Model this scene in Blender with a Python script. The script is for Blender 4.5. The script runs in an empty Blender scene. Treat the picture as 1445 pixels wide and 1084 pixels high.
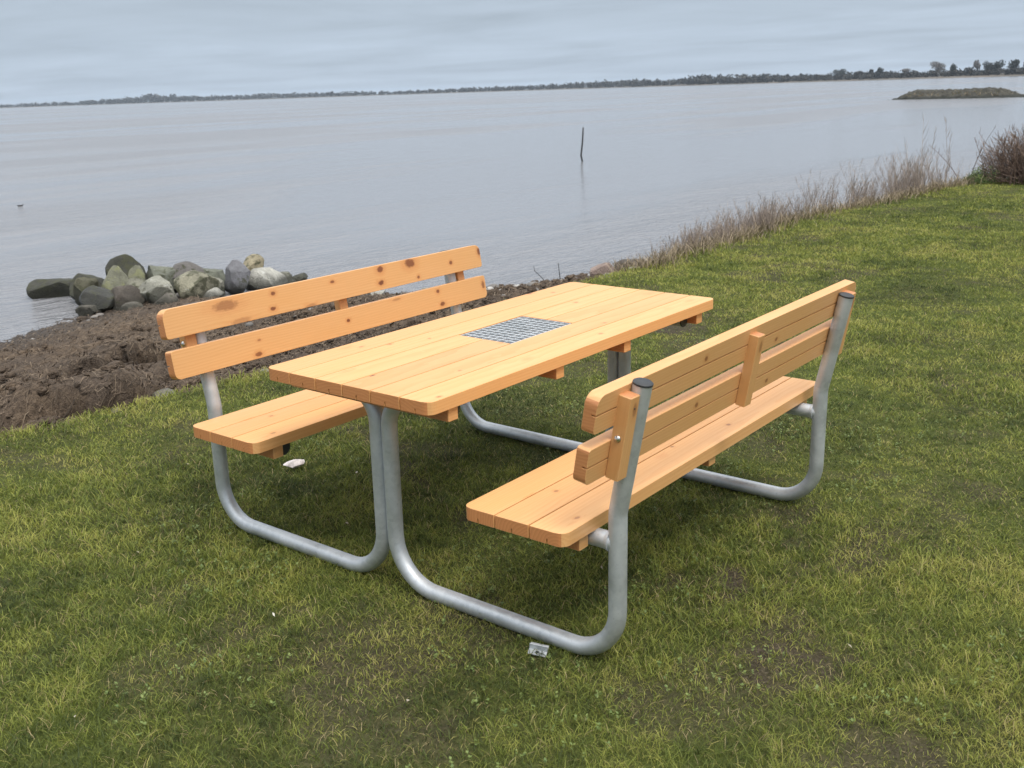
import bpy, math, random
import numpy as np
from mathutils import Vector, Matrix

random.seed(7)
rng = np.random.default_rng(11)
sc = bpy.context.scene
COL = sc.collection

# ---------------------------------------------------------------- camera
cam_d = bpy.data.cameras.new("camera")
cam = bpy.data.objects.new("camera", cam_d)
COL.objects.link(cam)
RT = Vector((0.61384994, -0.78874859, -0.03261783))
UP = Vector((0.23213842, 0.14086341, 0.96242883))
FW = Vector((0.75451972, 0.59835873, -0.26956785))
CP = Vector((-2.9427, -2.3130, 1.5737))
cam.matrix_world = Matrix(((RT.x, UP.x, -FW.x, CP.x), (RT.y, UP.y, -FW.y, CP.y), (RT.z, UP.z, -FW.z, CP.z), (0, 0, 0, 1)))
cam_d.sensor_width = 36.0
cam_d.lens = 36.0 * 1481.7 / 1445.0
cam_d.clip_start = 0.05
cam_d.clip_end = 20000
cam_d.dof.use_dof = True
cam_d.dof.focus_distance = 4.2
cam_d.dof.aperture_fstop = 8.0
sc.camera = cam
sc.render.resolution_x, sc.render.resolution_y = 1024, 768

# ---------------------------------------------------------------- light
SUN_EL, SUN_AZ = math.radians(60), math.radians(-112)      # azimuth measured from +x towards +y
world = bpy.data.worlds.new("World")
sc.world = world
world.use_nodes = True
nt = world.node_tree
nt.nodes.clear()
def N(nt, t, **kw):
    n = nt.nodes.new(t)
    for k, v in kw.items(): setattr(n, k, v)
    return n
out = N(nt, 'ShaderNodeOutputWorld'); bg = N(nt, 'ShaderNodeBackground')
sky = N(nt, 'ShaderNodeTexSky', sky_type='NISHITA', sun_disc=False)
sky.sun_elevation = SUN_EL
sky.sun_rotation = math.pi / 2 - SUN_AZ
sky.air_density = 1.0; sky.dust_density = 3.0
skm = N(nt, 'ShaderNodeMix', data_type='RGBA', blend_type='MULTIPLY'); skm.inputs[0].default_value = 1.0
skm.inputs[7].default_value = (0.10, 0.10, 0.10, 1)
nt.links.new(sky.outputs[0], skm.inputs[6])
tc = N(nt, 'ShaderNodeTexCoord')
sep = N(nt, 'ShaderNodeSeparateXYZ'); nt.links.new(tc.outputs['Generated'], sep.inputs[0])
# a cloud deck seen in perspective: direction / (height + small)
mz = N(nt, 'ShaderNodeMath', operation='MAXIMUM'); nt.links.new(sep.outputs[2], mz.inputs[0]); mz.inputs[1].default_value = 0.0
az_ = N(nt, 'ShaderNodeMath', operation='ADD'); nt.links.new(mz.outputs[0], az_.inputs[0]); az_.inputs[1].default_value = 0.045
dv = N(nt, 'ShaderNodeVectorMath', operation='DIVIDE')
cmb = N(nt, 'ShaderNodeCombineXYZ')
for i in range(3): nt.links.new(az_.outputs[0], cmb.inputs[i])
nt.links.new(tc.outputs['Generated'], dv.inputs[0]); nt.links.new(cmb.outputs[0], dv.inputs[1])
mp = N(nt, 'ShaderNodeMapping'); mp.inputs['Rotation'].default_value = (0, 0, math.radians(-38)); mp.inputs['Scale'].default_value = (1.0, 0.75, 0.0)
nt.links.new(dv.outputs[0], mp.inputs[0])
cn = N(nt, 'ShaderNodeTexNoise'); cn.inputs['Scale'].default_value = 0.55; cn.inputs['Detail'].default_value = 7; cn.inputs['Roughness'].default_value = 0.55; cn.inputs['Distortion'].default_value = 0.4
nt.links.new(mp.outputs[0], cn.inputs['Vector'])
cr = N(nt, 'ShaderNodeMapRange'); cr.inputs[1].default_value = 0.3; cr.inputs[2].default_value = 0.7; cr.inputs[3].default_value = 0.87; cr.inputs[4].default_value = 1.10
nt.links.new(cn.outputs['Fac'], cr.inputs[0])
zr = N(nt, 'ShaderNodeValToRGB'); nt.links.new(mz.outputs[0], zr.inputs[0])
e = zr.color_ramp.elements
e[0].position = 0.0; e[0].color = (0.40, 0.47, 0.555, 1)
e[1].position = 1.0; e[1].color = (1.0, 1.0, 1.0, 1)
for p_, c_ in ((0.045, (0.385, 0.455, 0.54, 1)), (0.11, (0.335, 0.39, 0.455, 1)), (0.24, (0.27, 0.31, 0.37, 1)), (0.5, (0.70, 0.74, 0.78, 1))):
    q = e.new(p_); q.color = c_
cl = N(nt, 'ShaderNodeMix', data_type='RGBA', blend_type='MULTIPLY'); cl.inputs[0].default_value = 1.0
nt.links.new(zr.outputs[0], cl.inputs[6]); nt.links.new(cr.outputs[0], cl.inputs[7])
# overcast zenith is brighter than the horizon
zb = N(nt, 'ShaderNodeMapRange'); zb.inputs[1].default_value = 0.35; zb.inputs[2].default_value = 0.95; zb.inputs[3].default_value = 1.0; zb.inputs[4].default_value = 1.9
nt.links.new(mz.outputs[0], zb.inputs[0])
cl2 = N(nt, 'ShaderNodeVectorMath', operation='SCALE'); nt.links.new(cl.outputs[2], cl2.inputs[0]); nt.links.new(zb.outputs[0], cl2.inputs['Scale'])
mx = N(nt, 'ShaderNodeMix', data_type='RGBA'); mx.inputs[0].default_value = 0.93
nt.links.new(skm.outputs[2], mx.inputs[6]); nt.links.new(cl2.outputs[0], mx.inputs[7])
nt.links.new(mx.outputs[2], bg.inputs[0]); bg.inputs[1].default_value = 1.0
nt.links.new(bg.outputs[0], out.inputs[0])

sun_d = bpy.data.lights.new("sun", 'SUN'); sun_d.energy = 1.6; sun_d.angle = math.radians(20); sun_d.color = (1.0, 0.95, 0.88)
sun = bpy.data.objects.new("sun", sun_d); COL.objects.link(sun)
sd_ = Vector((math.cos(SUN_EL) * math.cos(SUN_AZ), math.cos(SUN_EL) * math.sin(SUN_AZ), math.sin(SUN_EL)))
sun.rotation_euler = sd_.to_track_quat('Z', 'Y').to_euler()
sun.location = (0, 0, 30)
sc.view_settings.view_transform = 'Standard'
sc.view_settings.look = 'None'
sc.view_settings.exposure = 0.42
sc.view_settings.gamma = 1.0

# ---------------------------------------------------------------- helpers
def tag(o, label=None, cat=None, group=None, kind=None):
    if label: o['label'] = label
    if cat: o['category'] = cat
    if group: o['group'] = group
    if kind: o['kind'] = kind
    return o

def empty(name, loc=(0, 0, 0)):
    o = bpy.data.objects.new(name, None); COL.objects.link(o); o.location = loc; o.empty_display_size = 0.2
    return o

class MB:
    def __init__(s): s.v = []; s.f = []
    def add(s, vs, fs):
        b = len(s.v); s.v += [tuple(p) for p in vs]; s.f += [tuple(i + b for i in f) for f in fs]
    def box(s, x0, x1, y0, y1, z0, z1, c=0.0015):
        # box with small chamfers along the x direction and at both ends
        prof = [(y0 + c, z0), (y1 - c, z0), (y1, z0 + c), (y1, z1 - c), (y1 - c, z1), (y0 + c, z1), (y0, z1 - c), (y0, z0 + c)]
        my, mz = (y0 + y1) / 2, (z0 + z1) / 2
        ky = 1 - 2 * c / (y1 - y0); kz = 1 - 2 * c / (z1 - z0)
        ins = [(my + (y - my) * ky, mz + (z - mz) * kz) for y, z in prof]
        rings = [[(x0, y, z) for y, z in ins], [(x0 + c, y, z) for y, z in prof], [(x1 - c, y, z) for y, z in prof], [(x1, y, z) for y, z in ins]]
        s.loft(rings)
    def loft(s, rings, cap=True, close=True):
        n = len(rings[0]); vs = [p for r in rings for p in r]; fs = []
        for i in range(len(rings) - 1):
            for j in range(n if close else n - 1):
                a = i * n + j; b = i * n + (j + 1) % n
                fs.append((a, b, b + n, a + n))
        if cap:
            fs.append(tuple(range(n - 1, -1, -1))); fs.append(tuple((len(rings) - 1) * n + j for j in range(n)))
        s.add(vs, fs)
    def tube(s, pts, r, n=14, cap=True):
        pts = [Vector(p) for p in pts]
        rs = r if isinstance(r, (list, tuple)) else [r] * len(pts)
        t0 = (pts[1] - pts[0]).normalized()
        u = t0.orthogonal().normalized(); rings = []
        for i, p in enumerate(pts):
            t = ((pts[min(i + 1, len(pts) - 1)] - pts[max(i - 1, 0)])).normalized()
            u = (u - t * u.dot(t)).normalized(); w = t.cross(u)
            rings.append([p + (u * math.cos(2 * math.pi * k / n) + w * math.sin(2 * math.pi * k / n)) * rs[i] for k in range(n)])
        s.loft(rings, cap)
    def build(s, name, mat, parent=None, smooth=False, auto=None):
        me = bpy.data.meshes.new(name); me.from_pydata(s.v, [], s.f); me.update()
        if mat: me.materials.append(mat)
        if smooth: me.polygons.foreach_set('use_smooth', [True] * len(me.polygons))
        if auto is not None and hasattr(me, 'set_sharp_from_angle'): me.set_sharp_from_angle(angle=auto)
        o = bpy.data.objects.new(name, me); COL.objects.link(o)
        if parent: o.parent = parent
        return o

def fillet(pts, rads, seg=10):
    P = [Vector(p) for p in pts]; out_ = [P[0]]
    for i in range(1, len(P) - 1):
        a = (P[i - 1] - P[i]).normalized(); b = (P[i + 1] - P[i]).normalized(); R = rads[i - 1]
        ang = a.angle(b); d = R / math.tan(ang / 2)
        c = P[i] + (a + b).normalized() * (R / math.sin(ang / 2))
        s0 = P[i] + a * d - c; s1 = P[i] + b * d - c; th = s0.angle(s1)
        for k in range(seg + 1):
            t = k / seg
            out_.append(c + (s0 * math.sin((1 - t) * th) + s1 * math.sin(t * th)) / math.sin(th))
    out_.append(P[-1]); return out_

# lattice noise (numpy)
_lat = rng.random((256, 256))
def vnoise(x, y):
    xi = np.floor(x).astype(int); yi = np.floor(y).astype(int); fx = x - xi; fy = y - yi
    fx = fx * fx * (3 - 2 * fx); fy = fy * fy * (3 - 2 * fy)
    g = lambda a, b: _lat[a & 255, b & 255]
    return (g(xi, yi) * (1 - fx) + g(xi + 1, yi) * fx) * (1 - fy) + (g(xi, yi + 1) * (1 - fx) + g(xi + 1, yi + 1) * fx) * fy
def fbm(x, y, o=4, gain=0.5):
    s = 0; a = 1; t = 0
    for i in range(o):
        s = s + a * vnoise(x * 2 ** i + 17.3 * i, y * 2 ** i + 9.1 * i); t += a; a *= gain
    return s / t
def smooth(a, b, x):
    t = np.clip((x - a) / (b - a), 0, 1); return t * t * (3 - 2 * t)

def mesh_np(name, V, F, mat, smooth_=True, attrs=None):
    """V (n,3), F list of (m,k) int arrays -> object"""
    me = bpy.data.meshes.new(name)
    loops = np.concatenate([f.ravel() for f in F]); tot = np.concatenate([np.full(len(f), f.shape[1]) for f in F])
    me.vertices.add(len(V)); me.vertices.foreach_set('co', np.ascontiguousarray(V, dtype=np.float32).ravel())
    me.loops.add(len(loops)); me.loops.foreach_set('vertex_index', loops.astype(np.int32))
    me.polygons.add(len(tot)); st = np.concatenate([[0], np.cumsum(tot)[:-1]])
    me.polygons.foreach_set('loop_start', st.astype(np.int32))
    if smooth_: me.polygons.foreach_set('use_smooth', np.ones(len(tot), dtype=bool))
    me.update(calc_edges=True); me.validate()
    for k, a in (attrs or {}).items():
        at = me.attributes.new(k, 'FLOAT', 'POINT'); at.data.foreach_set('value', np.asarray(a, dtype=np.float32))
    if mat: me.materials.append(mat)
    o = bpy.data.objects.new(name, me); COL.objects.link(o)
    return o

# ---------------------------------------------------------------- materials
def new_mat(name):
    m = bpy.data.materials.new(name); m.use_nodes = True
    nt = m.node_tree; b = nt.nodes['Principled BSDF']
    return m, nt, b
def L(nt, a, b): nt.links.new(a, b)
def noise(nt, vec, scale, detail=4, rough=0.55, dist=0.0):
    n = N(nt, 'ShaderNodeTexNoise'); n.inputs['Scale'].default_value = scale; n.inputs['Detail'].default_value = detail
    n.inputs['Roughness'].default_value = rough; n.inputs['Distortion'].default_value = dist
    if vec is not None: L(nt, vec, n.inputs['Vector'])
    return n.outputs['Fac']
def mapping(nt, vec, scale=(1, 1, 1), loc=(0, 0, 0), rot=(0, 0, 0)):
    m = N(nt, 'ShaderNodeMapping'); m.inputs['Scale'].default_value = scale; m.inputs['Location'].default_value = loc; m.inputs['Rotation'].default_value = rot
    L(nt, vec, m.inputs[0]); return m.outputs[0]
def mrange(nt, v, a, b, c=0.0, d=1.0, smooth_=False):
    m = N(nt, 'ShaderNodeMapRange'); 
    if smooth_: m.interpolation_type = 'SMOOTHSTEP'
    for i, x in enumerate((a, b, c, d)): m.inputs[i + 1].default_value = x
    L(nt, v, m.inputs[0]); return m.outputs[0]
def mix(nt, fac, a, b, blend='MIX'):
    m = N(nt, 'ShaderNodeMix', data_type='RGBA', blend_type=blend)
    for s, x in ((0, fac), (6, a), (7, b)):
        if hasattr(x, 'is_linked') or hasattr(x, 'links'): L(nt, x, m.inputs[s])
        elif s == 0: m.inputs[0].default_value = x
        else: m.inputs[s].default_value = (*x, 1) if len(x) == 3 else x
    return m.outputs[2]
def math_(nt, op, a, b=None):
    m = N(nt, 'ShaderNodeMath', operation=op)
    for i, x in enumerate((a, b)):
        if x is None: continue
        if isinstance(x, (int, float)): m.inputs[i].default_value = x
        else: L(nt, x, m.inputs[i])
    return m.outputs[0]
def ramp(nt, fac, stops):
    r = N(nt, 'ShaderNodeValToRGB'); el = r.color_ramp.elements
    el[0].position, el[0].color = stops[0][0], (*stops[0][1], 1)
    el[1].position, el[1].color = stops[-1][0], (*stops[-1][1], 1)
    for p, c in stops[1:-1]:
        q = el.new(p); q.color = (*c, 1)
    L(nt, fac, r.inputs[0]); return r.outputs[0]
def bump(nt, b, h, strength, dist=0.01):
    n = N(nt, 'ShaderNodeBump'); n.inputs['Strength'].default_value = strength; n.inputs['Distance'].default_value = dist
    L(nt, h, n.inputs['Height']); L(nt, n.outputs[0], b.inputs['Normal']); return n

def wood(name, knots=(), seed=0.0, tone=1.0, knot_density=0.5):
    m, nt, b = new_mat(name)
    tc = N(nt, 'ShaderNodeTexCoord'); geo = N(nt, 'ShaderNodeNewGeometry')
    isl = geo.outputs['Random Per Island']
    # a different piece of the log for every plank
    ofs = N(nt, 'ShaderNodeCombineXYZ')
    L(nt, math_(nt, 'MULTIPLY', isl, 37.0), ofs.inputs[0]); L(nt, math_(nt, 'MULTIPLY', isl, 0.11), ofs.inputs[1]); L(nt, math_(nt, 'MULTIPLY', isl, -0.07), ofs.inputs[2])
    add = N(nt, 'ShaderNodeVectorMath', operation='ADD'); L(nt, tc.outputs['Object'], add.inputs[0]); L(nt, ofs.outputs[0], add.inputs[1])
    P = mapping(nt, add.outputs[0], (1, 1, 1), (seed, 0.031 + seed * 0.013, 0.09))
    # knots
    kn = None; halo = None
    for (kx, ky, sx, sy, st) in knots:
        s = N(nt, 'ShaderNodeVectorMath', operation='SUBTRACT'); L(nt, tc.outputs['Object'], s.inputs[0]); s.inputs[1].default_value = (kx, ky, 0)
        s2 = N(nt, 'ShaderNodeVectorMath', operation='MULTIPLY'); L(nt, s.outputs[0], s2.inputs[0]); s2.inputs[1].default_value = (1 / sx, 1 / sy, 0)
        ln = N(nt, 'ShaderNodeVectorMath', operation='LENGTH'); L(nt, s2.outputs[0], ln.inputs[0])
        d = math_(nt, 'ADD', ln.outputs['Value'], mrange(nt, noise(nt, mapping(nt, tc.outputs['Object'], (45, 70, 1)), 1.0, 2), 0, 1, -0.45, 0.45))
        k = mrange(nt, d, 1.05, 0.62, 0, st); h = mrange(nt, d, 2.4, 0.8, 0, 0.5 * st, True)
        kn = k if kn is None else math_(nt, 'MAXIMUM', kn, k); halo = h if halo is None else math_(nt, 'MAXIMUM', halo, h)
    # small procedural knots
    vp = mapping(nt, P, (5.5, 11.0, 0.0))
    vo = N(nt, 'ShaderNodeTexVoronoi'); vo.inputs['Scale'].default_value = 1.0; L(nt, vp, vo.inputs['Vector'])
    sp = N(nt, 'ShaderNodeSeparateColor'); L(nt, vo.outputs['Color'], sp.inputs[0])
    sel = math_(nt, 'LESS_THAN', sp.outputs[0], knot_density * 0.5)
    pk = math_(nt, 'MULTIPLY', mrange(nt, vo.outputs['Distance'], 0.10, 0.05), sel)
    ph = math_(nt, 'MULTIPLY', mrange(nt, vo.outputs['Distance'], 0.32, 0.06, 0, 0.45, True), sel)
    pk = math_(nt, 'MULTIPLY', pk, 0.75)
    kn = pk if kn is None else math_(nt, 'MAXIMUM', kn, pk); halo = ph if halo is None else math_(nt, 'MAXIMUM', halo, ph)
    # growth rings round the log's axis, warped, bulging round the knots
    wv = N(nt, 'ShaderNodeVectorMath', operation='SCALE')
    wn = N(nt, 'ShaderNodeTexNoise'); wn.inputs['Scale'].default_value = 1.0; wn.inputs['Detail'].default_value = 3
    L(nt, mapping(nt, P, (1.6, 9, 9)), wn.inputs['Vector'])
    cs = N(nt, 'ShaderNodeVectorMath', operation='SUBTRACT'); L(nt, wn.outputs['Color'], cs.inputs[0]); cs.inputs[1].default_value = (0.5, 0.5, 0.5)
    L(nt, cs.outputs[0], wv.inputs[0]); wv.inputs['Scale'].default_value = 0.035
    hb = N(nt, 'ShaderNodeCombineXYZ'); L(nt, math_(nt, 'MULTIPLY', halo, 0.02), hb.inputs[1]); L(nt, math_(nt, 'MULTIPLY', halo, 0.02), hb.inputs[2])
    a2 = N(nt, 'ShaderNodeVectorMath', operation='ADD'); L(nt, P, a2.inputs[0]); L(nt, wv.outputs[0], a2.inputs[1])
    a3 = N(nt, 'ShaderNodeVectorMath', operation='ADD'); L(nt, a2.outputs[0], a3.inputs[0]); L(nt, hb.outputs[0], a3.inputs[1])
    wave = N(nt, 'ShaderNodeTexWave', wave_type='RINGS', rings_direction='X', wave_profile='SAW'); wave.inputs['Scale'].default_value = 32; wave.inputs['Distortion'].default_value = 0.6; wave.inputs['Detail'].default_value = 1
    L(nt, a3.outputs[0], wave.inputs['Vector'])
    fib = noise(nt, mapping(nt, P, (6, 240, 240)), 1.0, 3, 0.6)
    blot = noise(nt, mapping(nt, P, (2.2, 7, 7)), 1.0, 3)
    t = tone
    ring = mrange(nt, wave.outputs['Fac'], 0.35, 1.0, 0.0, 0.55)
    c = mix(nt, ring, (0.765 * t, 0.425 * t, 0.178 * t), (0.67 * t, 0.318 * t, 0.106 * t))
    c = mix(nt, mrange(nt, fib, 0.35, 0.7, 0.0, 0.30), c, (0.63 * t, 0.30 * t, 0.095 * t))
    c = mix(nt, mrange(nt, blot, 0.45, 0.75, 0.0, 0.35), c, (0.71 * t, 0.36 * t, 0.115 * t))
    tonev = mrange(nt, isl, 0, 1, 0.86, 1.07)
    sc_ = N(nt, 'ShaderNodeVectorMath', operation='SCALE'); L(nt, c, sc_.inputs[0]); L(nt, tonev, sc_.inputs['Scale']); c = sc_.outputs[0]
    c = mix(nt, math_(nt, 'MULTIPLY', halo, 0.75), c, (0.52, 0.16, 0.035))
    c = mix(nt, kn, c, (0.17, 0.048, 0.016))
    # end grain drinks more stain: faces whose normal runs along the plank
    tn = N(nt, 'ShaderNodeVectorTransform', vector_type='NORMAL', convert_from='WORLD', convert_to='OBJECT'); L(nt, geo.outputs['True Normal'], tn.inputs[0])
    sx_ = N(nt, 'ShaderNodeSeparateXYZ'); L(nt, tn.outputs[0], sx_.inputs[0])
    eg = math_(nt, 'GREATER_THAN', math_(nt, 'ABSOLUTE', sx_.outputs[0]), 0.8)
    egc = mix(nt, mrange(nt, wave.outputs['Fac'], 0.2, 1.0), (0.58 * t, 0.245 * t, 0.092 * t), (0.50 * t, 0.195 * t, 0.068 * t))
    c = mix(nt, eg, c, egc)
    L(nt, c, b.inputs['Base Color'])
    L(nt, mrange(nt, fib, 0, 1, 0.38, 0.58), b.inputs['Roughness'])
    b.inputs['Specular IOR Level'].default_value = 0.5
    b.inputs['Coat Weight'].default_value = 0.25; b.inputs['Coat Roughness'].default_value = 0.35
    bump(nt, b, math_(nt, 'ADD', fib, wave.outputs['Fac']), 0.10, 0.001)
    return m

def steel():
    m, nt, b = new_mat('galvanised_steel')
    tc = N(nt, 'ShaderNodeTexCoord'); P = tc.outputs['Object']
    vo = N(nt, 'ShaderNodeTexVoronoi'); vo.inputs['Scale'].default_value = 60; L(nt, P, vo.inputs['Vector'])
    sp = N(nt, 'ShaderNodeSeparateColor'); L(nt, vo.outputs['Color'], sp.inputs[0])
    n1 = noise(nt, P, 9, 5, 0.65); n2 = noise(nt, P, 90, 3, 0.6)
    c = ramp(nt, n1, [(0.3, (0.43, 0.46, 0.48)), (0.55, (0.56, 0.59, 0.615)), (0.75, (0.68, 0.70, 0.715))])
    c = mix(nt, mrange(nt, sp.outputs[0], 0, 1, 0, 0.35), c, (0.70, 0.72, 0.73))
    c = mix(nt, mrange(nt, n2, 0.62, 0.75, 0, 0.35), c, (0.30, 0.32, 0.335))
    L(nt, c, b.inputs['Base Color']); b.inputs['Metallic'].default_value = 0.65
    L(nt, mrange(nt, n1, 0.3, 0.7, 0.42, 0.6), b.inputs['Roughness'])
    bump(nt, b, n2, 0.12, 0.001)
    return m
def plain(name, col, rough=0.6, metal=0.0, var=0.15, scale=30):
    m, nt, b = new_mat(name)
    tc = N(nt, 'ShaderNodeTexCoord'); n = noise(nt, tc.outputs['Object'], scale, 4)
    k = tuple(x * (1 - var) for x in col); h = tuple(min(1, x * (1 + var)) for x in col)
    L(nt, mix(nt, mrange(nt, n, 0.3, 0.7), k, h), b.inputs['Base Color']); b.inputs['Roughness'].default_value = rough; b.inputs['Metallic'].default_value = metal
    bump(nt, b, n, 0.2, 0.003)
    return m

M_STEEL = steel()
M_CAP = plain('black_plastic', (0.03, 0.033, 0.036), 0.5)
M_BOLT = plain('zinc_bolt', (0.7, 0.7, 0.68), 0.3, 1.0, 0.1)

# ---------------------------------------------------------------- setting: shape of the shore
LX = np.array([-60, -6, -0.7, 0.4, 1.4, 3.0, 4.3, 9.5, 12.3, 14.2, 17.0, 24.0, 60.0]); LY = np.array([3.4, 2.9, 2.70, 2.55, 2.44, 2.48, 2.56, 2.66, 2.35, 2.05, 1.6, 0.4, -6.0])
SX = np.array([-60, -8, 0.0, 1.7, 2.6, 3.1, 3.6, 4.0, 4.4, 5.0, 5.8, 7.0, 8.5, 12.0, 17.0, 24.0, 60.0]); SY = np.array([9.5, 8.2, 7.4, 7.4, 7.75, 8.15, 8.1, 7.2, 6.1, 5.15, 4.5, 3.9, 3.6, 3.25, 2.75, 1.8, -4.5])
WATER_Z = -0.55
def lawn_edge(x, y=0): return np.interp(x, LX, LY) + (fbm(x * 1.7 + 3, x * 0 + 5.5, 4) - 0.5) * 0.35
BARE = [(-0.43, -1.23, 0.13, 0.95), (-0.31, -1.36, 0.09, 0.8), (-0.52, -1.32, 0.07, 0.9), (0.0, -0.89, 0.13, 0.95), (-0.18, -0.72, 0.10, 0.7), (0.32, -1.02, 0.12, 0.5), (3.16, 1.18, 0.34, 0.9), (2.7, 0.7, 0.3, 0.6), (-1.16, -0.30, 0.30, 0.6), (-0.95, -0.1, 0.22, 0.5),
        (0.26, 0.91, 0.22, 0.7), (0.05, 0.62, 0.15, 0.6), (-0.75, -1.62, 0.15, 0.7), (-1.35, -0.62, 0.22, 0.5), (-0.3, 1.75, 0.2, 0.3), (-0.55, -1.05, 0.10, 0.6), (1.2, -0.3, 0.3, 0.4), (-1.5, 0.15, 0.2, 0.45), (0.6, -1.2, 0.12, 0.5), (-0.72,-0.40,0.22,0.5)]
def bare_at(x, y):
    b = np.zeros_like(x)
    wx = x + (fbm(x * 7, y * 7, 4) - 0.5) * 0.5; wy = y + (fbm(x * 7 + 40, y * 7 + 7, 4) - 0.5) * 0.5
    for cx, cy, r, s in BARE:
        d = np.hypot(wx - cx, wy - cy) / r; b = np.maximum(b, s * (1 - smooth(0.45, 1.15, d)))
    n = fbm(x * 2.6 + 9, y * 2.6 + 31, 4); b = np.maximum(b * 0.9, 0.45 * smooth(0.62, 0.74, n))
    return np.clip(b, 0, 1)
def lush_at(x, y): return smooth(0.42, 0.62, fbm(x * 0.9 + 3, y * 0.9 + 8, 3))
def ground_z(x, y):
    far = np.exp(-np.maximum(np.hypot(x, y) - 4, 0) / 6)
    z = 0.012 * y * far + (fbm(x * 1.1, y * 1.1, 3) - 0.5) * 0.05 * smooth(2.2, 4.5, np.hypot(x, y)) + (fbm(x * 7, y * 7, 3) - 0.5) * 0.018 - 0.004
    ed = lawn_edge(x); ys = np.interp(x, SX, SY) + (fbm(x * 1.3 + 50, x * 0, 4) - 0.5) * 0.3
    t = (y - ed) / np.maximum(ys - ed, 0.3)
    zb = np.where(t < 1, -0.06 + (WATER_Z + 0.06) * np.clip(t, 0, 1) ** 1.05, WATER_Z - (y - ys) * 0.16)
    damp = 1 - smooth(0.55, 1.05, t)
    r = np.abs(fbm(x * 1.4 + 5, y * 2.6 + 2, 4) - 0.5) * 2
    mound = (0.13 * (0.55 - r) + 0.10 * (fbm(x * 3.1 + 20, y * 4.5, 4) - 0.5)) * (0.25 + 0.75 * damp) * (0.35 + 0.65 * smooth(3.5, 1.5, x))
    zb = zb + mound * smooth(0.0, 0.12, t) + (fbm(x * 9, y * 13, 4, 0.65) - 0.5) * 0.075 + (fbm(x * 21, y * 30, 3, 0.7) - 0.5) * 0.045
    for cx, cy, ax, ay, dz in ((0.62, 3.72, 0.46, 0.13, -0.17), (0.62, 3.95, 0.6, 0.16, 0.10), (-0.05, 3.05, 0.42, 0.14, -0.16), (0.15, 3.35, 0.55, 0.15, 0.09), (-0.75, 3.1, 0.4, 0.15, -0.15), (0.9, 3.2, 0.4, 0.12, -0.11), (-0.5, 3.5, 0.35, 0.14, 0.07), (1.5, 3.6, 0.5, 0.13, -0.10), (2.3, 3.3, 0.5, 0.15, -0.08)):
        w = np.exp(-(((x - cx) / ax) ** 2 + ((y + 0.12 * np.sin(x * 5) - cy) / ay) ** 2) ** 1.4)
        zb = zb + dz * 1.5 * w
    zb = np.maximum(zb, -2.5)
    k = smooth(-0.03, 0.08, y - ed)
    return z * (1 - k) + zb * k

# undercut turf lips: the far edge of each hollow leans over it
LIPS = [(0.62, 3.90, 0.42, 0.11, 0.20), (0.05, 3.22, 0.36, 0.10, 0.20), (-0.72, 3.26, 0.3, 0.10, 0.18), (0.95, 3.34, 0.3, 0.09, 0.15), (1.5, 3.75, 0.4, 0.1, 0.16), (-0.35, 3.95, 0.4, 0.09, 0.12), (0.25, 4.7, 0.6, 0.09, 0.12), (1.35, 4.6, 0.5, 0.09, 0.12), (2.2, 4.2, 0.5, 0.09, 0.12)]
def lip_shift(x, y):
    s = np.zeros_like(x)
    for cx, cy, ax, ay, q in LIPS: s = np.maximum(s, q * np.exp(-(((x - cx) / ax) ** 2 + ((y + 0.12 * np.sin(x * 5) - cy) / ay) ** 2)))
    return s * (0.35 + 1.3 * fbm(x * 6 + 9, y * 9 + 4, 4, 0.6))

def shore_surface(x, y):
    """the ground as it lies: undercut lips and crumbly relief, rough sideways as well as upwards"""
    z = ground_z(x, y); q = lip_shift(x, y); ed = lawn_edge(x)
    k = smooth(0.02, 0.25, y - ed) * (0.3 + 0.7 * smooth(-0.56, -0.40, z))
    return (x + k * (fbm(x * 14 + 70, y * 14, 3, 0.65) - 0.5) * 0.09, y - q * smooth(0.15, 0.4, y - ed) + k * (fbm(x * 13, y * 16 + 33, 3, 0.65) - 0.5) * 0.10,
            z + 0.35 * q + k * (fbm(x * 24 + 5, y * 24 + 61, 3, 0.7) - 0.5) * 0.05)

# ---------------------------------------------------------------- picnic table with two benches
table = empty('picnic_table')
table.rotation_euler = (0.012, -0.0014, 0)
tag(table, 'orange pine picnic table with two backed benches on grey tube frames on the lawn', 'picnic table')
TH, TK = 0.736, 0.040
SH = 0.452
PW, PITCH = 0.1156, 0.1198
XP, TR, YO = 0.7006, 0.0262, 0.8813
PTY, PTZ = 0.9544, 0.8456

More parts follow.
